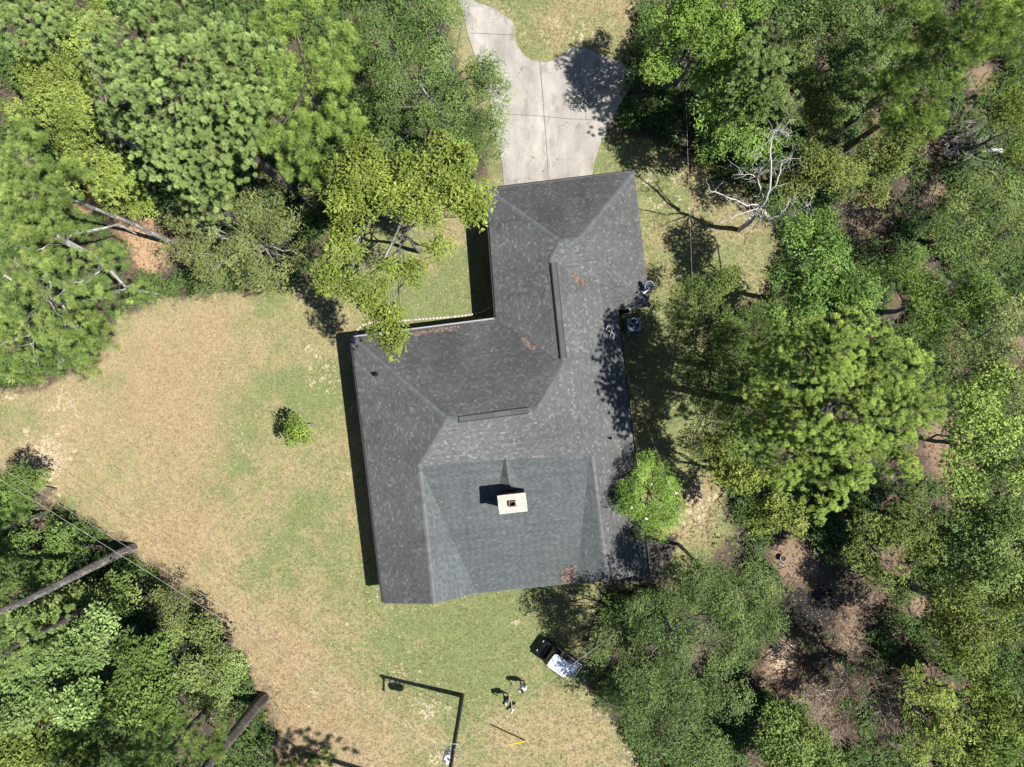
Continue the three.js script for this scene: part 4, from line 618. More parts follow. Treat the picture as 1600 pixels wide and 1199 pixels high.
{
  const b = G(1033, 151), t = thing('light_pole', 'pole with a small white security light in the trees right of the driveway', 'light pole', b);
  part('pole', new Tubes().add([V(0, -0.2, 0), V(0.05, 3, -0.05), V(0.1, 6.5, -0.1)], 0.14, 0.10, 12).geo(), woodPole, t);
  const top = W(1070, 92, 6.2).sub(b), lp = W(1051, 95, 6.3).sub(b);
  part('arm', new Tubes().add([V(0.1, 6.2, -0.1), V((top.x + lp.x) / 2, 6.45, (top.z + lp.z) / 2), lp], 0.025, 0.025, 7).geo(), steel, t);
  const g = new THREE.LatheGeometry([[0, 0.2], [0.1, 0.19], [0.14, 0.12], [0.16, 0.02], [0.24, -0.1], [0.26, -0.16], [0.235, -0.16], [0.14, -0.02]].map(([a, c]) => new THREE.Vector2(a, c)), 16); g.translate(lp.x, lp.y, lp.z); part('lamp_head', g, std(lin(205, 215, 228), 0.3, { side: THREE.DoubleSide }), t);
  const r = rng(31), vt = thing('dead_vine', 'tangle of pale dead vine stems round the top of the security light pole', 'vine', b), vb = new Tubes(), c = W(1071, 100, 5.9).sub(b);
  for (let k = 0; k < 15; k++) { const a = r() * 6.283, l = 0.5 + r() * 0.7, e = V(c.x + Math.cos(a) * l, c.y + (r() - 0.3) * 0.9, c.z + Math.sin(a) * l), p = bend(c.clone().add(V((r() - .5) * .2, -0.5 + r() * .5, (r() - .5) * .2)), e, 4, 0.35, r); vb.add(p, 0.024, 0.01, 5); for (let z = 0; z < 3; z++) { const q = p[2 + (r() * 3 | 0)], f = q.clone().add(V((r() - .5) * .6, (r() - .3) * .4, (r() - .5) * .6)); vb.add(bend(q, f, 3, 0.4, r), 0.012, 0.006, 4); } }
  vb.add(bend(V(0.06, 2.5, -0.03), c, 6, 0.06, r), 0.03, 0.03, 5); part('stem', vb.geo(), barkPale, vt);
}
function wire(label, A, B, sag, r = 0.014, mat = steel) {
  const b = A.clone().add(B).multiplyScalar(0.5); b.y = 0; const t = thing('overhead_wire', label, 'wire', b), P = [];
  for (let k = 0; k <= 24; k++) { const u = k / 24, p = A.clone().lerp(B, u); p.y -= sag * 4 * u * (1 - u); P.push(p.sub(b)); }
  part('wire', tube(P, r, r, 6), mat, t); return t;
}
const cable = std(lin(160, 156, 146), 0.6);
const PT = G(722, 1087), SE = G(1060, 851), NE = G(1033, 151);
wire('upper wire crossing the tan lawn from the left edge to the transformer pole', W(-330, 525, 7.8), PT.clone().add(V(-0.05, 7.7, -0.05)), 0.15, 0.0075, cable);
wire('lower wire over the lower left woods running to the transformer pole', W(-330, 545, 8.4), PT.clone().add(V(-0.1, 8.3, 0.25)), 0.15, 0.0085, cable);
wire('wire passing over the golf cart between the transformer pole and the pale brown pole', PT.clone().add(V(0.05, 7.5, -0.1)), SE.clone().add(V(0, 6.95, 0.05)), 0.25, 0.009, cable);
wire('long wire along the right lawn between the security light pole and the pale brown pole', NE.clone().add(V(0.16, 6.1, -0.1)), SE.clone().add(V(0.05, 6.95, 0)), 0.5, 0.006, cable);
const MAST = W(951, 518, 3.4);
wire('short service wire from the pale brown pole over the flowering tree to the roof', SE.clone().add(V(-0.1, 6.9, 0)), MAST.clone().add(V(0.02, 0.55, 0)), 0.2, 0.006, cable);
wire('wire leaving the bottom edge to the right of the transformer pole', PT.clone().add(V(0, 8.2, 0.05)), W(900, 1300, 8), 0.15, 0.0075, cable);
{
  const a = G(822, 1158, 0.02), e = PT.clone().add(V(0.05, 7.9, 0.05)), t = thing('guy_wire', 'guy wire with yellow plastic guard anchored in the lower lawn', 'guy wire', a), d = e.clone().sub(a), u = d.clone().normalize();
  part('wire', tube([V(0, 0, 0), d], 0.012, 0.012, 6), cable, t);
  part('guard', tube([u.clone().multiplyScalar(0.15), u.clone().multiplyScalar(2.6)], 0.05, 0.04, 10), std(lin(205, 165, 12), 0.5), t);
  part('anchor', tube([V(0, -0.15, 0), u.clone().multiplyScalar(0.25)], 0.015, 0.02, 6), steel, t);
}
{
  const t = thing('service_mast', 'small service mast with looped white cables on the shaded right roof slope', 'service mast', MAST);
  part('mast', new Tubes().add([V(0, -0.25, 0), V(0, 0.6, 0), V(-0.05, 0.68, 0.03), V(-0.12, 0.64, 0.06)], 0.03, 0.035, 8).geo(), steel, t);
  part('cable', tube([V(-0.12, 0.6, 0.06), V(-0.2, 0.35, -0.1), V(-0.1, 0.3, -0.32), V(0.08, 0.3, -0.28), V(0.16, 0.34, 0), V(0.05, 0.4, 0.3), V(0, 0.5, 0.5), V(0.25, 0.45, 0.55), V(0.28, 0.5, 0.25), V(0.1, 0.56, 0.02)], 0.014, 0.014, 5), whitePaint, t);
}

// ------------------------------------------------------------------ fittings on and beside the house
{
  const b = W(1007, 455, 2.95), t = thing('satellite_dish', 'grey satellite dish with white arm at the right corner of the garage roof', 'satellite dish', b);
  const c = W(1015.5, 446, 3.55).sub(b), P = []; const axis = V(-0.35, 0.75, 0.56).normalize();
  const pr = []; for (let k = 0; k <= 8; k++) { const x = k / 8; pr.push(new THREE.Vector2(x * 0.29, 0.075 * x * x)); } for (let k = 8; k >= 0; k--) { const x = k / 8; pr.push(new THREE.Vector2(x * 0.28, 0.075 * x * x - 0.012)); }
  const g = new THREE.LatheGeometry(pr, 28); g.scale(1, 1, 1.15); const q = new THREE.Quaternion().setFromUnitVectors(UP, axis); g.applyQuaternion(q); g.translate(c.x, c.y, c.z);
  const d = part('dish', g, std(lin(84, 94, 110), 0.5, { side: THREE.DoubleSide }), t);
  const rg = new THREE.TorusGeometry(0.29, 0.013, 6, 32); rg.rotateX(Math.PI / 2); rg.scale(1, 1, 1.15); rg.translate(0, 0.075, 0); rg.applyQuaternion(q); rg.translate(c.x, c.y, c.z); part('rim', rg, whitePaint, d);
  const e = W(1007, 457.5, 3.75).sub(b); part('arm', new Tubes().add([c.clone().addScaledVector(axis, 0.01).add(V(-0.02, -0.05, 0.22)), e], 0.028, 0.028, 7).geo(), whitePaint, t);
  part('feed_horn', box(0.16, 0.08, 0.1, e.x, e.y, e.z, 0.5, 0.015), whitePaint, t);
  part('mast', new Tubes().add([V(-0.05, -0.1, 0), V(0.02, 0.25, 0), c.clone().add(V(0, -0.03, 0))], 0.025, 0.025, 7).geo(), steel, t);
  part('foot', box(0.2, 0.03, 0.14, -0.05, -0.06, 0, 0.3), steel, t);
}
{
  const b = G(987.5, 509), t = thing('air_conditioner', 'square grey air conditioning condenser with fan beside the right wall', 'air conditioner', b, HA);
  const c = std(lin(128, 138, 150), 0.5, { metalness: 0.2 });
  part('pad', box(1.0, 0.1, 1.0, 0, 0.05, 0), concrete, t);
  const body = part('casing', box(0.84, 0.72, 0.84, 0, 0.46, 0, 0, 0.05), std(lin(104, 112, 122), 0.55), t);
  const L = []; for (let k = 0; k < 9; k++) L.push(box(0.87, 0.02, 0.87, 0, 0.18 + k * 0.07, 0)); part('louvre', mergeGeometries(L), c, body);
  const sh = new THREE.Shape(); const s = 0.43, q = 0.09; sh.moveTo(-s + q, -s); sh.lineTo(s - q, -s); sh.quadraticCurveTo(s, -s, s, -s + q); sh.lineTo(s, s - q); sh.quadraticCurveTo(s, s, s - q, s); sh.lineTo(-s + q, s); sh.quadraticCurveTo(-s, s, -s, s - q); sh.lineTo(-s, -s + q); sh.quadraticCurveTo(-s, -s, -s + q, -s);
  const hole = new THREE.Path(); hole.absarc(0, 0, 0.35, 0, 6.2832, true); sh.holes.push(hole);
  const tg = new THREE.ExtrudeGeometry(sh, { depth: 0.05, bevelEnabled: true, bevelSize: 0.01, bevelThickness: 0.01, bevelSegments: 2, curveSegments: 24 }); tg.rotateX(-Math.PI / 2); tg.translate(0, 0.83, 0); part('top_panel', tg, c, t);
  const well = new THREE.CylinderGeometry(0.345, 0.345, 0.05, 28); well.translate(0, 0.80, 0); part('fan_well', well, blackPl, t);
  for (let k = 0; k < 3; k++) { const g = new THREE.BoxGeometry(0.24, 0.012, 0.14); g.rotateX(0.35); g.translate(0.19, 0.845, 0); g.rotateY(k * 2.094 + 0.5); part('fan_blade', g, std(lin(140, 150, 160), 0.4, { metalness: 0.4 }), t); }
  const hub = new THREE.CylinderGeometry(0.07, 0.07, 0.05, 16); hub.translate(0, 0.85, 0); part('fan_hub', hub, blackPl, t);
  const gr = []; for (let k = 1; k < 5; k++) { const g = new THREE.TorusGeometry(k * 0.08, 0.004, 4, 28); g.rotateX(Math.PI / 2); g.translate(0, 0.885, 0); gr.push(g); } for (let k = 0; k < 4; k++) gr.push(box(0.7, 0.006, 0.006, 0, 0.888, 0, k * 0.785)); part('fan_guard', mergeGeometries(gr), steel, t);
}
{
  const b = G(975, 485.5), t = thing('well_box', 'dark open box with white rim tucked in the corner behind the condenser', 'box', b, HA);
  const w = std(lin(205, 202, 198), 0.6), k = blackPl;
  part('floor', box(0.46, 0.04, 0.58, 0, 0.3, 0), k, t);
  part('side', box(0.07, 0.9, 0.66, 0.26, 0.45, 0), w, t); part('side', box(0.44, 0.9, 0.07, 0.0, 0.45, 0.295), w, t); part('side', box(0.05, 0.88, 0.58, -0.25, 0.44, 0), k, t);
  part('pipe', new Tubes().add([V(-0.05, 0.3, -0.2), V(-0.05, 0.8, -0.2), V(-0.05, 0.82, 0.1)], 0.02, 0.02, 6).geo(), whitePaint, t);
}
// curved edging of pale stones at the upper left corner and along the inner yard side
{
  const t = thing('garden_edging', 'curved border of pale edging stones round the upper left house corner', 'edging', G(563, 520)), r = rng(9), b = t.position;
  const pale = [std(lin(168, 150, 138), 0.9), std(lin(150, 128, 116), 0.9), std(lin(178, 166, 156), 0.9)];
  const path = [[561, 540], [558, 530], [557, 521], [561, 513], [568, 508], [577, 505], [588, 504], [600, 503], [620, 502], [660, 499], [700, 496], [735, 492], [752, 488], [765, 481], [772, 478]];
  const cv = new THREE.CatmullRomCurve3(path.map(([x, y]) => G(x, y))), n = 44;
  for (let k = 0; k < n; k++) { const p = cv.getPointAt((k + 0.5) / n), d = cv.getTangentAt((k + 0.5) / n); const g = box(0.19 + r() * 0.03, 0.12, 0.13, 0, 0.03, 0, 0, 0.03); g.rotateY(Math.atan2(-d.z, d.x) + (r() - .5) * 0.12); g.translate(p.x - b.x, (r() - .5) * 0.02, p.z - b.z); part('stone', g, pale[r() * 3 | 0], t); }
}
for (const [x, y, q, l] of [[588, 735, 9, 'dark clipped shrub in the shadow midway along the left wall of the house'], [596, 800, 8, 'lowest of the dark shrubs in the shadow along the left wall'], [577, 640, 7, 'uppermost of the dark shrubs in the shadow along the left wall']]) tree('shrub', l, 'shrub', [[x - 8, y, q, 0.6], [x - 7, y + 9, q * 0.8, 0.55]], { col: K.mid[0], col2: K.mid[1], kind: 'fine', blob: 0.25, leaf: 0.7, trunkR: 0.03 });
// fallen pine straw and leaves caught on the roof
{
  const ray = new THREE.Raycaster(), house = scene.getObjectByName('house'), deck = house.getObjectByName('roof_deck'); scene.updateMatrixWorld(true); deck.material.side = THREE.DoubleSide;
  const onRoof = (x, y) => { let h = 3.5; for (let k = 0; k < 4; k++) { const p = W(x, y, h); ray.set(V(p.x, 20, p.z), V(0, -1, 0)); const q = ray.intersectObject(deck)[0]; if (!q) return null; h = q.point.y + 0.02; } return W(x, y, h); };
  const strawM = new THREE.MeshStandardMaterial({ vertexColors: true, roughness: 0.95, side: THREE.DoubleSide });
  function pile(label, poly, n, seed, cols, size) {
    const r = rng(seed), xs = poly.map((p) => p[0]), ys = poly.map((p) => p[1]), P = [], C2 = []; let b = null, tries = 0, made = 0;
    while (made < n && tries++ < n * 8) {
      const x = Math.min(...xs) + r() * (Math.max(...xs) - Math.min(...xs)), y = Math.min(...ys) + r() * (Math.max(...ys) - Math.min(...ys)); const e = edgeDist(poly, x, y); if (e < -0.5 + (vnoise(x * 0.9, y * 0.9) - 0.5) * 3) continue;
      const p = onRoof(x, y); if (!p) continue; b ??= p.clone(); made++;
      const q = p.sub(b); q.y += 0.01 + r() * Math.min(0.09, 0.03 + Math.max(0, e) * 0.012); const a = r() * 6.283, l = size * (0.6 + r() * 0.8), w = size * 0.22, c = cols[r() * cols.length | 0], k = 0.65 + r() * 0.7;
      const dx = Math.cos(a), dz = Math.sin(a), t1 = (r() - .5) * 0.05, A = [q.x - dx * l / 2 - dz * w, q.y, q.z - dz * l / 2 + dx * w], B = [q.x + dx * l / 2 - dz * w, q.y + t1, q.z + dz * l / 2 + dx * w], D = [q.x + dx * l / 2 + dz * w, q.y + t1 + 0.01, q.z + dz * l / 2 - dx * w], E = [q.x - dx * l / 2 + dz * w, q.y + 0.01, q.z - dz * l / 2 - dx * w];
      P.push(...A, ...B, ...D, ...A, ...D, ...E); for (let z = 0; z < 6; z++) C2.push(c[0] * k, c[1] * k, c[2] * k);
    }
    const g = new THREE.BufferGeometry(); g.setAttribute('position', new THREE.Float32BufferAttribute(P, 3)); g.setAttribute('color', new THREE.Float32BufferAttribute(C2, 3)); g.computeVertexNormals();
    const m = part(numbered('leaf_debris'), g, strawM, scene); m.position.copy(b); m.userData = { label, category: 'leaf debris', kind: 'stuff' };
  }
  const straw = [lin(96, 82, 72), lin(84, 70, 62), lin(112, 96, 84)], dry = [lin(104, 88, 80), lin(86, 72, 66), lin(122, 104, 92), lin(70, 58, 54)];
  pile('streak of rusty pine straw on the right slope of the garage roof', [[893, 426], [899, 428], [908, 434], [917, 443], [914, 446], [904, 444], [896, 437]], 170, 1, straw, 0.16);
  pile('rusty pine straw wedge lying in the roof valley above the long ridge', [[814, 528], [820, 531], [828, 538], [838, 545], [832, 546], [822, 540]], 110, 2, straw, 0.15);
  pile('strip of pinkish leaf litter along the inner eave under the overhanging bough', [[642, 521.5], [655, 518], [680, 515], [705, 511], [716, 508.5], [717, 511], [710, 514.5], [690, 517.5], [665, 521], [645, 524.5]], 700, 3, dry, 0.12);
  pile('square patch of brown leaves near the lower edge of the greenish roof', [[878, 892], [900, 884], [899, 897], [897, 908], [880, 910], [876, 902]], 700, 4, dry, 0.12);
  for (const [x, y, s] of [[690, 784, 5], [702, 813, 6]]) pile(s === 5 ? 'upper small orange leaf speck on the left part of the greenish roof' : 'lower small orange leaf speck on the left part of the greenish roof', [[x - 1.5, y - 1.5], [x + 1.5, y - 1.5], [x + 1.5, y + 1.5], [x - 1.5, y + 1.5]], 12, s, straw, 0.1);
}

// ------------------------------------------------------------------ golf cart
{
  const c = W(874.7, 1040.5, 1.85), th = Math.atan2(0.577, -0.817), t = thing('golf_cart', 'golf cart with a white roof parked on the lawn under the wide oak', 'golf cart', [c.x, 0, c.z], th);
  const blk = std(lin(26, 27, 30), 0.4), tan = std(lin(120, 104, 70), 0.7), white = std(lin(226, 228, 230), 0.35), rail = std(lin(190, 192, 196), 0.4, { metalness: 0.3 });
  const bodyS = new THREE.Shape([[-1.35, 0.3], [0.4, 0.3], [0.5, 0.36], [1.0, 0.36], [1.45, 0.45], [1.5, 0.62], [1.35, 0.78], [0.95, 0.88], [0.82, 0.86], [0.72, 0.42], [0.1, 0.40], [0.05, 0.62], [-0.5, 0.66], [-1.35, 0.70]].map(([x, y]) => new THREE.Vector2(x, y)));
  const bg = new THREE.ExtrudeGeometry(bodyS, { depth: 1.0, bevelEnabled: true, bevelSize: 0.05, bevelThickness: 0.07, bevelSegments: 3 }); bg.translate(0, 0, -0.5); part('body', bg, blk, t);
  const ws = part('windshield', box(0.02, 0.78, 1.02, 0, 0, 0), new THREE.MeshPhysicalMaterial({ color: 0x9aa6ac, transmission: 1, thickness: 0, roughness: 0.05 }), t); ws.position.set(0.86, 1.3, 0); ws.rotation.z = 0.28;
  const wf = part('windshield_frame', mergeGeometries([box(0.05, 0.05, 1.1, 0, 0.40, 0), box(0.05, 0.05, 1.1, 0, -0.40, 0), box(0.05, 0.84, 0.05, 0, 0, 0.53), box(0.05, 0.84, 0.05, 0, 0, -0.53)]), blk, t); wf.position.set(0.86, 1.3, 0); wf.rotation.z = 0.28;
  part('dashboard', box(0.22, 0.14, 1.0, 0.78, 0.92, 0, 0, 0.04), tan, t);
  part('seat', box(0.5, 0.14, 1.0, -0.12, 0.74, 0, 0, 0.05), tan, t); const bk = box(0.12, 0.45, 1.0, -0.42, 1.02, 0, 0, 0.05); part('backrest', bk, tan, t);
  part('rear_bench', box(0.46, 0.12, 1.0, -0.76, 0.78, 0, 0, 0.04), blk, t); part('cargo_deck', box(0.4, 0.05, 1.0, -1.22, 0.74, 0), std(lin(96, 108, 120), 0.5), t);
  const rf = new THREE.Shape(); const a = 0.66, b2 = 0.47, q = 0.12; rf.moveTo(-a + q, -b2); rf.lineTo(a - q, -b2); rf.quadraticCurveTo(a, -b2, a + 0.03, -b2 + q); rf.quadraticCurveTo(a + 0.07, 0, a + 0.03, b2 - q); rf.quadraticCurveTo(a, b2, a - q, b2); rf.lineTo(-a + q, b2); rf.quadraticCurveTo(-a, b2, -a, b2 - q); rf.lineTo(-a, -b2 + q); rf.quadraticCurveTo(-a, -b2, -a + q, -b2);
  const rg = new THREE.ExtrudeGeometry(rf, { depth: 0.05, bevelEnabled: true, bevelSize: 0.02, bevelThickness: 0.025, bevelSegments: 3 }); rg.rotateX(-Math.PI / 2); rg.translate(0, 1.83, 0); const dw = 128, dd = new Uint8Array(dw * dw * 4); for (let y = 0; y < dw; y++) for (let x = 0; x < dw; x++) { const o = (y * dw + x) * 4, k = 244 - 45 * sst(0.70, 0.78, fbm(x / 9, y / 9, 3)) - 10 * hash(x, y); dd[o] = k; dd[o + 1] = k; dd[o + 2] = k + 6; dd[o + 3] = 255; }
  const dirt = new THREE.DataTexture(dd, dw, dw); dirt.colorSpace = THREE.SRGBColorSpace; dirt.magFilter = THREE.LinearFilter; dirt.wrapS = dirt.wrapT = THREE.RepeatWrapping; dirt.repeat.set(0.7, 0.7); dirt.needsUpdate = true; part('roof', rg, std([.88, .89, .9], 0.4, { map: dirt }), t);
  for (const z of [-1, 1]) { part('strut', tube([V(0.82, 0.9, z * 0.5), V(0.6, 1.83, z * 0.42)], 0.02, 0.02, 7), blk, t); part('strut', tube([V(-0.62, 0.7, z * 0.5), V(-0.58, 1.83, z * 0.42)], 0.02, 0.02, 7), rail, t); part('side_rail', tube([V(0.5, 0.55, z * 0.58), V(0.42, 0.78, z * 0.6), V(-0.9, 0.98, z * 0.62), V(-1.5, 0.98, z * 0.62)], 0.022, 0.022, 8), rail, t); part('rail_post', tube([V(-1.3, 0.6, z * 0.56), V(-1.3, 0.98, z * 0.62)], 0.02, 0.02, 7), rail, t); }
  part('rear_rail', tube([V(-1.46, 0.98, -0.62), V(-1.46, 0.98, 0.62)], 0.018, 0.018, 8), rail, t);
  const st = new THREE.TorusGeometry(0.17, 0.018, 8, 24); st.rotateX(Math.PI / 2); st.rotateZ(0.6); st.translate(0.45, 1.06, -0.26); part('steering_wheel', st, blk, t); part('steering_column', tube([V(0.45, 1.06, -0.26), V(0.74, 0.84, -0.26)], 0.02, 0.02, 7), blk, t);
  for (const z of [-0.36, 0.36]) { const g = new THREE.SphereGeometry(0.07, 14, 10); g.scale(0.6, 0.8, 1.2); g.translate(1.5, 0.66, z); part('headlight', g, std(lin(190, 195, 200), 0.2), t); }
  for (const x of [1.02, -0.9]) for (const z of [-1, 1]) { const g = new THREE.TorusGeometry(0.17, 0.075, 10, 24); g.scale(1, 1, 1.25); g.translate(x, 0.245, z * 0.53); const w = part('wheel', g, std(lin(22, 22, 23), 0.85), t); const rgm = new THREE.CylinderGeometry(0.12, 0.12, 0.15, 16); rgm.rotateX(Math.PI / 2); rgm.translate(x, 0.245, z * 0.53); part('rim', rgm, rail, w); }
}

// ------------------------------------------------------------------ people and dog
function skinMesh(caps, res, c, half, k = 0.03) {                            // one smooth skin round tapered limbs
  const mc = new MarchingCubes(res, new THREE.MeshStandardMaterial(), false, false, 60000), f = mc.field, hs = res / 2;
  const pre = caps.map(([a, b, ra, rb]) => ({ a, d: [b[0] - a[0], b[1] - a[1], b[2] - a[2]], ra, rb })); for (const p of pre) p.l = p.d[0] ** 2 + p.d[1] ** 2 + p.d[2] ** 2 || 1e-9;
  for (let z = 0; z < res; z++) for (let y = 0; y < res; y++) for (let x = 0; x < res; x++) {
    const X = c[0] + (x - hs) / hs * half, Y = c[1] + (y - hs) / hs * half, Z = c[2] + (z - hs) / hs * half; let m = 1e3;
    for (const p of pre) { const ux = X - p.a[0], uy = Y - p.a[1], uz = Z - p.a[2]; let t = (ux * p.d[0] + uy * p.d[1] + uz * p.d[2]) / p.l; t = t < 0 ? 0 : t > 1 ? 1 : t; const q = Math.hypot(ux - p.d[0] * t, uy - p.d[1] * t, uz - p.d[2] * t) - (p.ra + (p.rb - p.ra) * t); const h = Math.max(0, k - Math.abs(m - q)) / k; m = Math.min(m, q) - h * h * k * 0.25; }
    f[x + y * res + z * res * res] = -m;
  }
  mc.isolation = 0; mc.update(); const n = mc.count ?? mc.geometry.drawRange.count, pos = new Float32Array(mc.positionArray.slice(0, n * 3)), nor = new Float32Array(mc.normalArray.slice(0, n * 3));
  for (let i = 0; i < n; i++) { pos[i * 3] = c[0] + pos[i * 3] * half; pos[i * 3 + 1] = c[1] + pos[i * 3 + 1] * half; pos[i * 3 + 2] = c[2] + pos[i * 3 + 2] * half; }
  const g = new THREE.BufferGeometry(); g.setAttribute('position', new THREE.BufferAttribute(pos, 3)); g.setAttribute('normal', new THREE.BufferAttribute(nor, 3)); return g;
}
function handCaps(w, d, side) {                                               // palm, four fingers, thumb; w wrist, d pointing direction
  const D = V(...d).normalize(), S = V(0, 0, 0).crossVectors(D, V(0, 0.2, 1)).normalize(), N = V(0, 0, 0).crossVectors(S, D), P = (a, b, c) => V(...w).addScaledVector(D, a).addScaledVector(S, b).addScaledVector(N, c).toArray(), o = [];
  o.push([P(0, 0, 0), P(0.07, -0.022, 0), 0.026, 0.018], [P(0, 0, 0), P(0.075, 0.022, 0), 0.026, 0.018]);
  [[-0.030, 0.062], [-0.010, 0.074], [0.010, 0.070], [0.030, 0.054]].forEach(([s, l]) => { o.push([P(0.07, s, 0), P(0.07 + l * 0.5, s * 1.1, -0.006), 0.010, 0.009], [P(0.07 + l * 0.5, s * 1.1, -0.006), P(0.07 + l * 0.85, s * 1.1, -0.026), 0.009, 0.008]); });
  o.push([P(0.02, side * 0.026, 0), P(0.055, side * 0.052, -0.012), 0.012, 0.010], [P(0.055, side * 0.052, -0.012), P(0.078, side * 0.05, -0.024), 0.010, 0.009]); return o;
}
function person(label, gx, gy, turn, o) {
  const t = thing('person', label, 'person', G(gx, gy), turn), H = o.h, s = H / 1.75, q = (x, y, z) => [x * s, y * s, z * s];
  const hipY = 0.92, shY = 1.44, sw = o.female ? 0.165 : 0.19, fl = o.stride ?? 0.08;
  const hand = [o.lHand ?? [-0.30, 0.80, 0.06], o.rHand ?? [0.30, 0.80, 0.06]], elb = [o.lElb ?? [-0.27, 1.12, -0.02], o.rElb ?? [0.27, 1.12, -0.02]];
  const legs = [], feet = [], arms = [];
  [-1, 1].forEach((d, i) => {
    const fz = d * fl; legs.push([q(d * 0.09, hipY, 0), q(d * 0.10, 0.50, fz * 0.5 + 0.02), 0.085 * s, 0.058 * s], [q(d * 0.10, 0.50, fz * 0.5 + 0.02), q(d * 0.11, 0.09, fz), 0.056 * s, 0.036 * s]);
    feet.push([q(d * 0.11, 0.05, fz - 0.04), q(d * 0.13, 0.035, fz + 0.16), 0.042 * s, 0.032 * s]);
    arms.push([q(d * sw, shY - 0.02, 0), q(...elb[i]), 0.052 * s, 0.038 * s], [q(...elb[i]), q(...hand[i]), 0.038 * s, 0.027 * s]);
  });
  const torso = [[q(0, 0.95, 0), q(0, 1.12, 0.01), 0.125 * s, 0.115 * s], [q(0, 1.12, 0.01), q(0, 1.36, 0), 0.115 * s, 0.135 * s], [q(-sw * 0.8, shY - 0.03, 0), q(sw * 0.8, shY - 0.03, 0), 0.065 * s, 0.065 * s], [q(0, 1.44, 0), q(0, 1.56, 0.02), 0.055 * s, 0.05 * s]];
  const hz = 0.03, head = [[q(0, 1.64, hz - 0.01), q(0, 1.67, hz - 0.015), 0.090 * s, 0.092 * s], [q(0, 1.57, hz + 0.03), q(0, 1.62, hz + 0.025), 0.055 * s, 0.065 * s]];
  const face = [...head, [q(0, 1.635, hz + 0.095), q(0, 1.61, hz + 0.108), 0.010 * s, 0.014 * s], [q(-0.025, 1.575, hz + 0.083), q(0.025, 1.575, hz + 0.083), 0.008 * s, 0.008 * s], [q(0.088, 1.65, hz), q(0.09, 1.61, hz), 0.018 * s, 0.012 * s], [q(-0.088, 1.65, hz), q(-0.09, 1.61, hz), 0.018 * s, 0.012 * s], [q(-0.05, 1.665, hz + 0.07), q(0.05, 1.665, hz + 0.07), 0.012 * s, 0.012 * s], [q(0, 1.5, 0.01), q(0, 1.56, 0.02), 0.05 * s, 0.05 * s]];
  const gs = [skinMesh([...torso, ...legs, ...feet, ...arms, ...head], 96, [0, 0.9 * s, 0], 0.98 * s, 0.05), skinMesh(face, 64, q(0, 1.62, hz), 0.16 * s, 0.02)];
  [-1, 1].forEach((d, i) => { const e = V(...q(...elb[i])), w = V(...q(...hand[i])), dir = w.clone().sub(e).normalize(); gs.push(skinMesh(handCaps(w.toArray(), dir.toArray(), -d), 60, w.clone().addScaledVector(dir, 0.07).toArray(), 0.12, 0.008)); });
  const body = part('body', mergeGeometries(gs), std(lin(168, 122, 98), 0.6), t);
  const shirt = [...torso.slice(0, 3).map(([a, b, x, y]) => [a, b, x + 0.02, y + 0.02]), [q(0, 0.86, 0), q(0, 0.98, 0), 0.14 * s, 0.145 * s], ...arms.filter((_, i) => i % 2 === 0).map(([a, b, x, y]) => [a, b.map((v, k) => a[k] + (v - a[k]) * (o.sleeve ?? 0.75)), x + 0.018, y + 0.02])];
  part('shirt', skinMesh(shirt, 72, [0, 1.18 * s, 0], 0.5 * s, 0.04), std(o.shirt, 0.85), body);
  part('shorts', skinMesh([[q(0, 0.94, 0), q(0, 0.9, 0), 0.135 * s, 0.14 * s], ...legs.filter((_, i) => i % 2 === 0).map(([a, b, x, y]) => [a, b.map((v, k) => a[k] + (v - a[k]) * (o.leg ?? 0.7)), x + 0.018, y + 0.03])], 60, [0, 0.75 * s, 0], 0.4 * s, 0.04), std(o.shorts, 0.9), body);
  feet.forEach(([a, b, x, y], i) => part('shoe', skinMesh([[a, b, x + 0.012, y + 0.012]], 40, a.map((v, k) => (v + b[k]) / 2), 0.18 * s, 0.02), std(o.shoe, 0.7), body));
  part('hair', skinMesh([[q(0, 1.665, hz - 0.03), q(0, 1.69, hz - 0.012), 0.092 * s, 0.088 * s], ...(o.long ? [[q(0, 1.64, hz - 0.075), q(0, 1.48, hz - 0.09), 0.06 * s, 0.03 * s]] : [])], 56, q(0, 1.64, hz), 0.24 * s, 0.03), std(o.hair, 0.85), body);
  for (const d of [-1, 1]) { const g = new THREE.SphereGeometry(0.012 * s, 8, 6); g.translate(d * 0.034 * s, 1.645 * s, (hz + 0.078) * s); part('eye', g, std(lin(40, 34, 30), 0.3), body); }
  return t;
}
person('person in a white shirt and dark shorts standing alone nearest the golf cart', 816, 1064, 0.35, { h: 1.8, shirt: lin(222, 224, 232), shorts: lin(40, 36, 34), shoe: lin(60, 52, 46), hair: lin(52, 42, 36), sleeve: 0.95, lHand: [-0.26, 1.02, 0.2], lElb: [-0.27, 1.14, -0.04], stride: 0.06 });
const walker = person('person in a dark teal shirt holding a leash with a small dog', 790.5, 1083.5, 0.75, { h: 1.7, female: 1, shirt: lin(24, 56, 64), shorts: lin(30, 32, 36), shoe: lin(150, 130, 110), hair: lin(190, 160, 120), long: 1, sleeve: 0.6, rHand: [0.22, 1.02, 0.26], rElb: [0.25, 1.12, 0.02], stride: 0.16 });
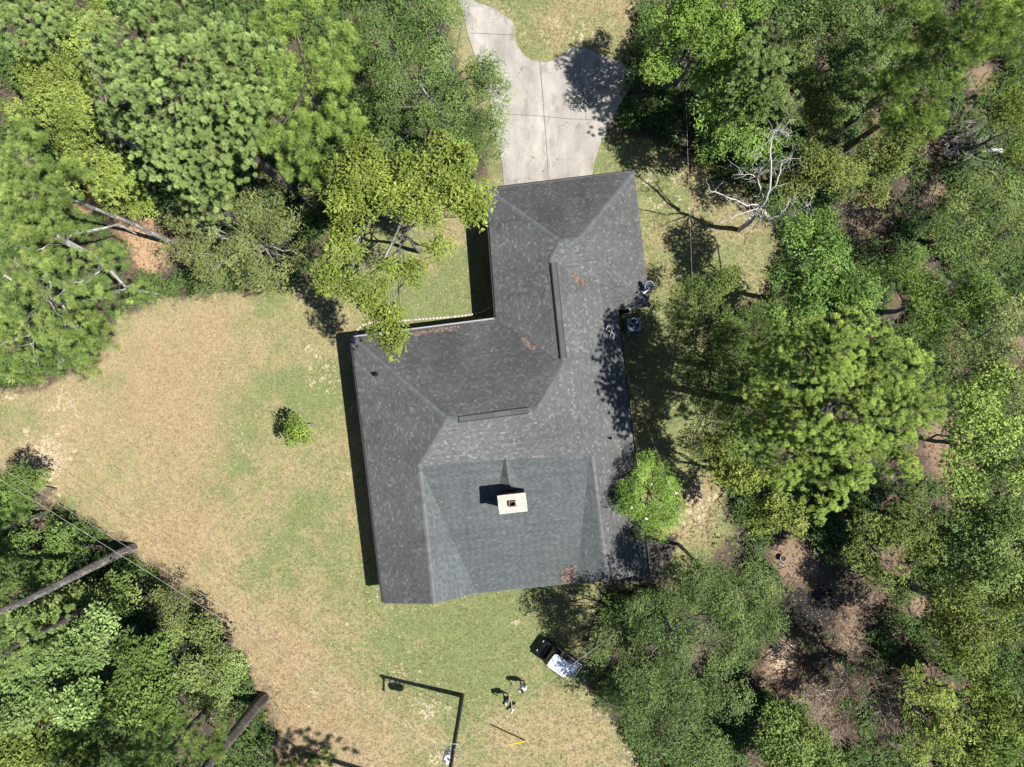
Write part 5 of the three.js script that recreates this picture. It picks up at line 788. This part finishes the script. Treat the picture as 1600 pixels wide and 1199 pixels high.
{
  const b = G(802.5, 1103), t = thing('dog', 'small white and brown dog on a leash beside the person in teal', 'dog', b, -2.05), q = (p) => p;   // faces local +x
  const caps = [[[-0.20, 0.34, 0], [0.14, 0.33, 0], 0.085, 0.105], [[0.14, 0.36, 0], [0.26, 0.46, 0], 0.075, 0.06], [[0.26, 0.48, 0], [0.30, 0.48, 0], 0.068, 0.06], [[0.32, 0.46, 0], [0.41, 0.44, 0], 0.04, 0.026], [[-0.26, 0.38, 0], [-0.38, 0.52, 0.02], 0.024, 0.012]];
  for (const z of [-1, 1]) { caps.push([[0.13, 0.30, z * 0.06], [0.12, 0.16, z * 0.065], 0.045, 0.028], [[0.12, 0.16, z * 0.065], [0.135, 0.03, z * 0.065], 0.026, 0.02], [[0.135, 0.022, z * 0.065], [0.165, 0.02, z * 0.065], 0.024, 0.02], [[-0.20, 0.32, z * 0.06], [-0.14, 0.19, z * 0.07], 0.06, 0.034], [[-0.14, 0.19, z * 0.07], [-0.24, 0.12, z * 0.07], 0.032, 0.02], [[-0.24, 0.12, z * 0.07], [-0.22, 0.03, z * 0.07], 0.02, 0.018], [[-0.22, 0.022, z * 0.07], [-0.18, 0.02, z * 0.07], 0.022, 0.019], [[0.26, 0.53, z * 0.045], [0.23, 0.45, z * 0.085], 0.026, 0.016]); }
  const g = skinMesh(caps, 96, [0, 0.3, 0], 0.45, 0.03), p = g.attributes.position, col = []; for (let i = 0; i < p.count; i++) { const n = fbm(p.getX(i) * 6 + 4, p.getZ(i) * 6 + p.getY(i) * 3, 3); const brown = n > 0.56 || (p.getX(i) > 0.2 && Math.abs(p.getZ(i)) > 0.04); const c = brown ? lin(104, 78, 60) : lin(205, 196, 184); col.push(...c); }
  g.setAttribute('color', new THREE.Float32BufferAttribute(col, 3)); part('body', g, new THREE.MeshStandardMaterial({ vertexColors: true, roughness: 0.9 }), t);
  const ng = new THREE.SphereGeometry(0.018, 8, 6); ng.translate(0.435, 0.45, 0); part('nose', ng, blackPl, t); for (const z of [-1, 1]) { const e = new THREE.SphereGeometry(0.01, 8, 6); e.translate(0.345, 0.505, z * 0.032); part('eye', e, blackPl, t); }
  const cg = new THREE.TorusGeometry(0.07, 0.01, 6, 20); cg.rotateY(Math.PI / 2); cg.rotateZ(0.7); cg.translate(0.2, 0.42, 0); part('collar', cg, std(lin(150, 30, 30), 0.6), t);
  scene.updateMatrixWorld(true);
  const hs = 1.7 / 1.75, hp = walker.localToWorld(V(0.22 * hs, 0.99 * hs, 0.31 * hs)), ng2 = t.localToWorld(V(0.2, 0.49, 0)), mid = hp.clone().lerp(ng2, 0.5).add(V(0, -0.08, 0));
  const l = thing('leash', 'thin white leash between the person in teal and the dog', 'leash', [hp.x, 0, hp.z]); part('strap', tube([hp, mid, ng2].map((v) => v.clone().sub(l.position)), 0.012, 0.012, 6), whitePaint, l);
}

// ------------------------------------------------------------------ small things in the woods' edges
{
  const t = thing('metal_frame', 'thin rusty rectangular frame on legs under the trees beside the thick dark trunk', 'frame', G(352, 1120)), rust = std(lin(70, 48, 38), 0.85), P = [[345, 1101], [371, 1107], [356, 1146], [331, 1131]].map(([x, y]) => G(x, y, 0.75).sub(t.position));
  for (let k = 0; k < 4; k++) { part('rail', tube([P[k], P[(k + 1) % 4]], 0.035, 0.035, 7), rust, t); part('leg', tube([P[k].clone().setY(-0.05), P[k]], 0.035, 0.035, 7), rust, t); }
}
{
  const b = G(1221, 871), t = thing('plant_pot', 'round dark pot with a pale rim lying in the right hand clearing', 'pot', b);
  const g = new THREE.LatheGeometry([[0, 0.02], [0.17, 0.02], [0.2, 0.3], [0.22, 0.3], [0.22, 0.34], [0.17, 0.34], [0.15, 0.06], [0, 0.06]].map(([a, c]) => new THREE.Vector2(a, c)), 20); part('pot', g, std(lin(60, 60, 62), 0.6, { side: THREE.DoubleSide }), t);
  const rg = new THREE.TorusGeometry(0.205, 0.022, 6, 24); rg.rotateX(Math.PI / 2); rg.translate(0, 0.34, 0); part('rim', rg, std(lin(150, 148, 144), 0.6), t); const so = new THREE.CylinderGeometry(0.16, 0.16, 0.05, 20); so.translate(0, 0.26, 0); part('soil', so, std(lin(58, 48, 40), 1), t);
}
{
  const t = thing('fallen_branches', 'thin bare fallen twigs on the sand beside the thick dark trunk', 'branches', G(398, 1165)), br = new Tubes(), r = rng(12), b = t.position;
  for (const q of [[[376, 1152], [395, 1154], [408, 1153]], [[391, 1154], [392, 1170], [393, 1178]], [[403, 1155], [393, 1170]], [[404, 1168], [392, 1184], [386, 1194]], [[386, 1174], [380, 1186]]]) br.add(q.map(([x, y]) => W(x, y, 0.25 + r() * 0.4).sub(b)), 0.035, 0.012, 5);
  part('twig', br.geo(), barkDark, t);
}
{
  const t = thing('palmetto', 'spiky grey green fan plant on the sand right of the thick dark trunk', 'plant', G(430, 1148)), r = rng(14), P = [], b = new Tubes();
  for (let k = 0; k < 60; k++) { const a = r() * 6.283, e = 0.5 + r() * 0.7, l = 0.5 + r() * 0.5, d = V(Math.cos(a) * Math.cos(e), Math.sin(e) * 0.7, Math.sin(a) * Math.cos(e)), s = V(-Math.sin(a), 0, Math.cos(a)), o = d.clone().multiplyScalar(0.08), m = d.clone().multiplyScalar(l * 0.6).add(V(0, 0.1, 0)), q = d.clone().multiplyScalar(l).add(V(0, -0.06, 0)); const w = 0.022; P.push(...o.toArray(), ...m.clone().addScaledVector(s, w).toArray(), ...q.toArray(), ...o.toArray(), ...q.toArray(), ...m.clone().addScaledVector(s, -w).toArray()); }
  const g = new THREE.BufferGeometry(); g.setAttribute('position', new THREE.Float32BufferAttribute(P, 3)); g.computeVertexNormals(); part('blade', g, std(lin(112, 120, 104), 0.6, { side: THREE.DoubleSide }), t, 'stuff'); part('stem', tube([V(0, -0.05, 0), V(0, 0.12, 0)], 0.06, 0.05, 8), barkDark, t);
}
// fallen leaves and sticks on the woodland floor
{
  const r = rng(808), lp = [], sp = [];
  for (const [bx, by, br] of [...BARE, [1300, 950, 110, 1], [1285, 1060, 90, 1], [420, 1120, 40, 1], [1470, 740, 80, 1], [1080, 830, 40, 1]]) for (let k = 0; k < br * 4.2; k++) {
    const a = r() * 6.283, q = Math.sqrt(r()) * br * 1.25, x = bx + Math.cos(a) * q, y = by + Math.sin(a) * q, k2 = 0.5 + r() * 0.9; if (vnoise(x / 9, y / 9) < 0.34) continue;
    if (r() < 0.08) sp.push({ p: G(x, y, 0.03), n: V(Math.cos(r() * 6.28), 0.08, Math.sin(r() * 6.28)).normalize(), a: 0, s: 0.5 + r() * 1.1, c: mixc(lin(104, 94, 84), lin(70, 58, 48), r()) });
    else { const c = mixc(lin(122, 92, 68), lin(72, 54, 42), r()); lp.push({ p: G(x, y, 0.02 + r() * 0.03), n: V((r() - .5) * 0.9, 1, (r() - .5) * 0.9).normalize(), a: r() * 6.283, s: 0.7 + r() * 0.8, c: c.map((v) => v * k2) }); }
  }
  const leaf = new THREE.BufferGeometry(); leaf.setAttribute('position', new THREE.Float32BufferAttribute([-0.07, 0, 0, 0, 0.016, 0.035, 0.07, 0, 0, -0.07, 0, 0, 0.07, 0, 0, 0, 0.016, -0.035], 3)); leaf.computeVertexNormals();
  const m = crownMesh(leaf, std([1, 1, 1], 0.95, { side: THREE.DoubleSide }), lp, numbered('leaf_litter'), scene, 'stuff'); m.userData.label = 'brown fallen leaves over the bare patches of the woods'; m.userData.category = 'leaf litter';
  const st = tube([V(0, -0.5, 0), V(0.05, -0.1, 0.02), V(-0.03, 0.2, 0), V(0.04, 0.5, 0.03)], 0.022, 0.008, 5), sm = crownMesh(st, std([1, 1, 1], 0.95), sp, 'fallen_sticks', scene, 'stuff'); sm.userData.label = 'small dead sticks strewn over the bare patches of the woods'; sm.userData.category = 'sticks';
}
// loose dry leaves and grass over the lawn
{
  const r = rng(555), lp = [], gp = []; let n = 0;
  while (lp.length < 5200 && n++ < 90000) { const x = -30 + r() * 1100, y = -30 + r() * 1260; if (edgeDist(LAWN, x, y) < 2) continue; const w = sumSpots(spotsPale, x, y); if (r() > 0.025 + w * 0.7) continue; const k = 0.6 + r() * 0.6, c = mixc(lin(176, 156, 126), lin(128, 96, 66), r() * r()); lp.push({ p: G(x, y, 0.02 + r() * 0.02), n: V((r() - .5) * 0.7, 1, (r() - .5) * 0.7).normalize(), a: r() * 6.283, s: 0.55 + r() * 0.6, c: c.map((v) => v * k) }); }
  const leaf = new THREE.BufferGeometry(); leaf.setAttribute('position', new THREE.Float32BufferAttribute([-0.06, 0, 0, 0, 0.014, 0.028, 0.06, 0, 0, -0.06, 0, 0, 0.06, 0, 0, 0, 0.014, -0.028], 3)); leaf.computeVertexNormals();
  const m = crownMesh(leaf, std([1, 1, 1], 0.9, { side: THREE.DoubleSide }), lp, numbered('leaf_litter'), scene, 'stuff'); m.userData.label = 'dry pale leaves scattered over the lawn'; m.userData.category = 'leaf litter';
  n = 0; while (gp.length < 55000 && n++ < 400000) {
    const x = -30 + r() * 1230, y = -30 + r() * 1260; if (edgeDistQ(x, y) < -3) continue; if (x > 545 && x < 1010 && y > 270 && y < 935 && inPoly([[600, 524], [773, 500], [760, 300], [985, 275], [1005, 475], [960, 485], [1000, 880], [610, 920]], x, y)) continue; if (inPoly([[700, -60], [735, -60], [742, 2], [800, 33], [818, 88], [868, 95], [905, 72], [998, 115], [960, 190], [925, 275], [786, 280], [725, 90]], x, y)) continue;
    const g = sumSpots(spotsGreen, x, y) * 0.62 - sumSpots(spotsTan, x, y) * 0.6 + (fbm(x / 60, y / 60, 4) - 0.5) * 1.5 + 0.05 + 0.42 * sst(150, 520, x - 0.25 * (y - 700)) - 0.3 * sst(1060, 1160, y) + (r() - 0.5) * 1.0, k = 0.9 + r() * 0.2;
    const c = g > 0.25 ? mixc(lin(126, 122, 84), lin(104, 112, 64), r()) : mixc(lin(141, 126, 93), lin(128, 113, 83), r()); gp.push({ p: G(x, y, 0), n: UP, a: r() * 6.283, s: 0.6 + r() * 0.8, c: c.map((v) => v * k) });
  }
  const P = [], rr = rng(66); for (let k = 0; k < 9; k++) { const a = rr() * 6.283, q = rr() * 0.05, l = 0.06 + rr() * 0.05, x = Math.cos(a) * q, z = Math.sin(a) * q, e = V(x + Math.cos(a) * l, 0.03 + rr() * 0.05, z + Math.sin(a) * l), s = V(-Math.sin(a), 0, Math.cos(a)).multiplyScalar(0.009); P.push(x - s.x, 0, z - s.z, x + s.x, 0, z + s.z, ...e.toArray()); }
  const tg = new THREE.BufferGeometry(); tg.setAttribute('position', new THREE.Float32BufferAttribute(P, 3)); tg.computeVertexNormals();
  const gm = crownMesh(tg, std([1, 1, 1], 0.85, { side: THREE.DoubleSide }), gp, 'grass', scene, 'stuff'); gm.userData.label = 'short dormant grass of the lawn'; gm.userData.category = 'grass';
}
//@@END
scene.updateMatrixWorld(true);
renderer.render(scene, camera);
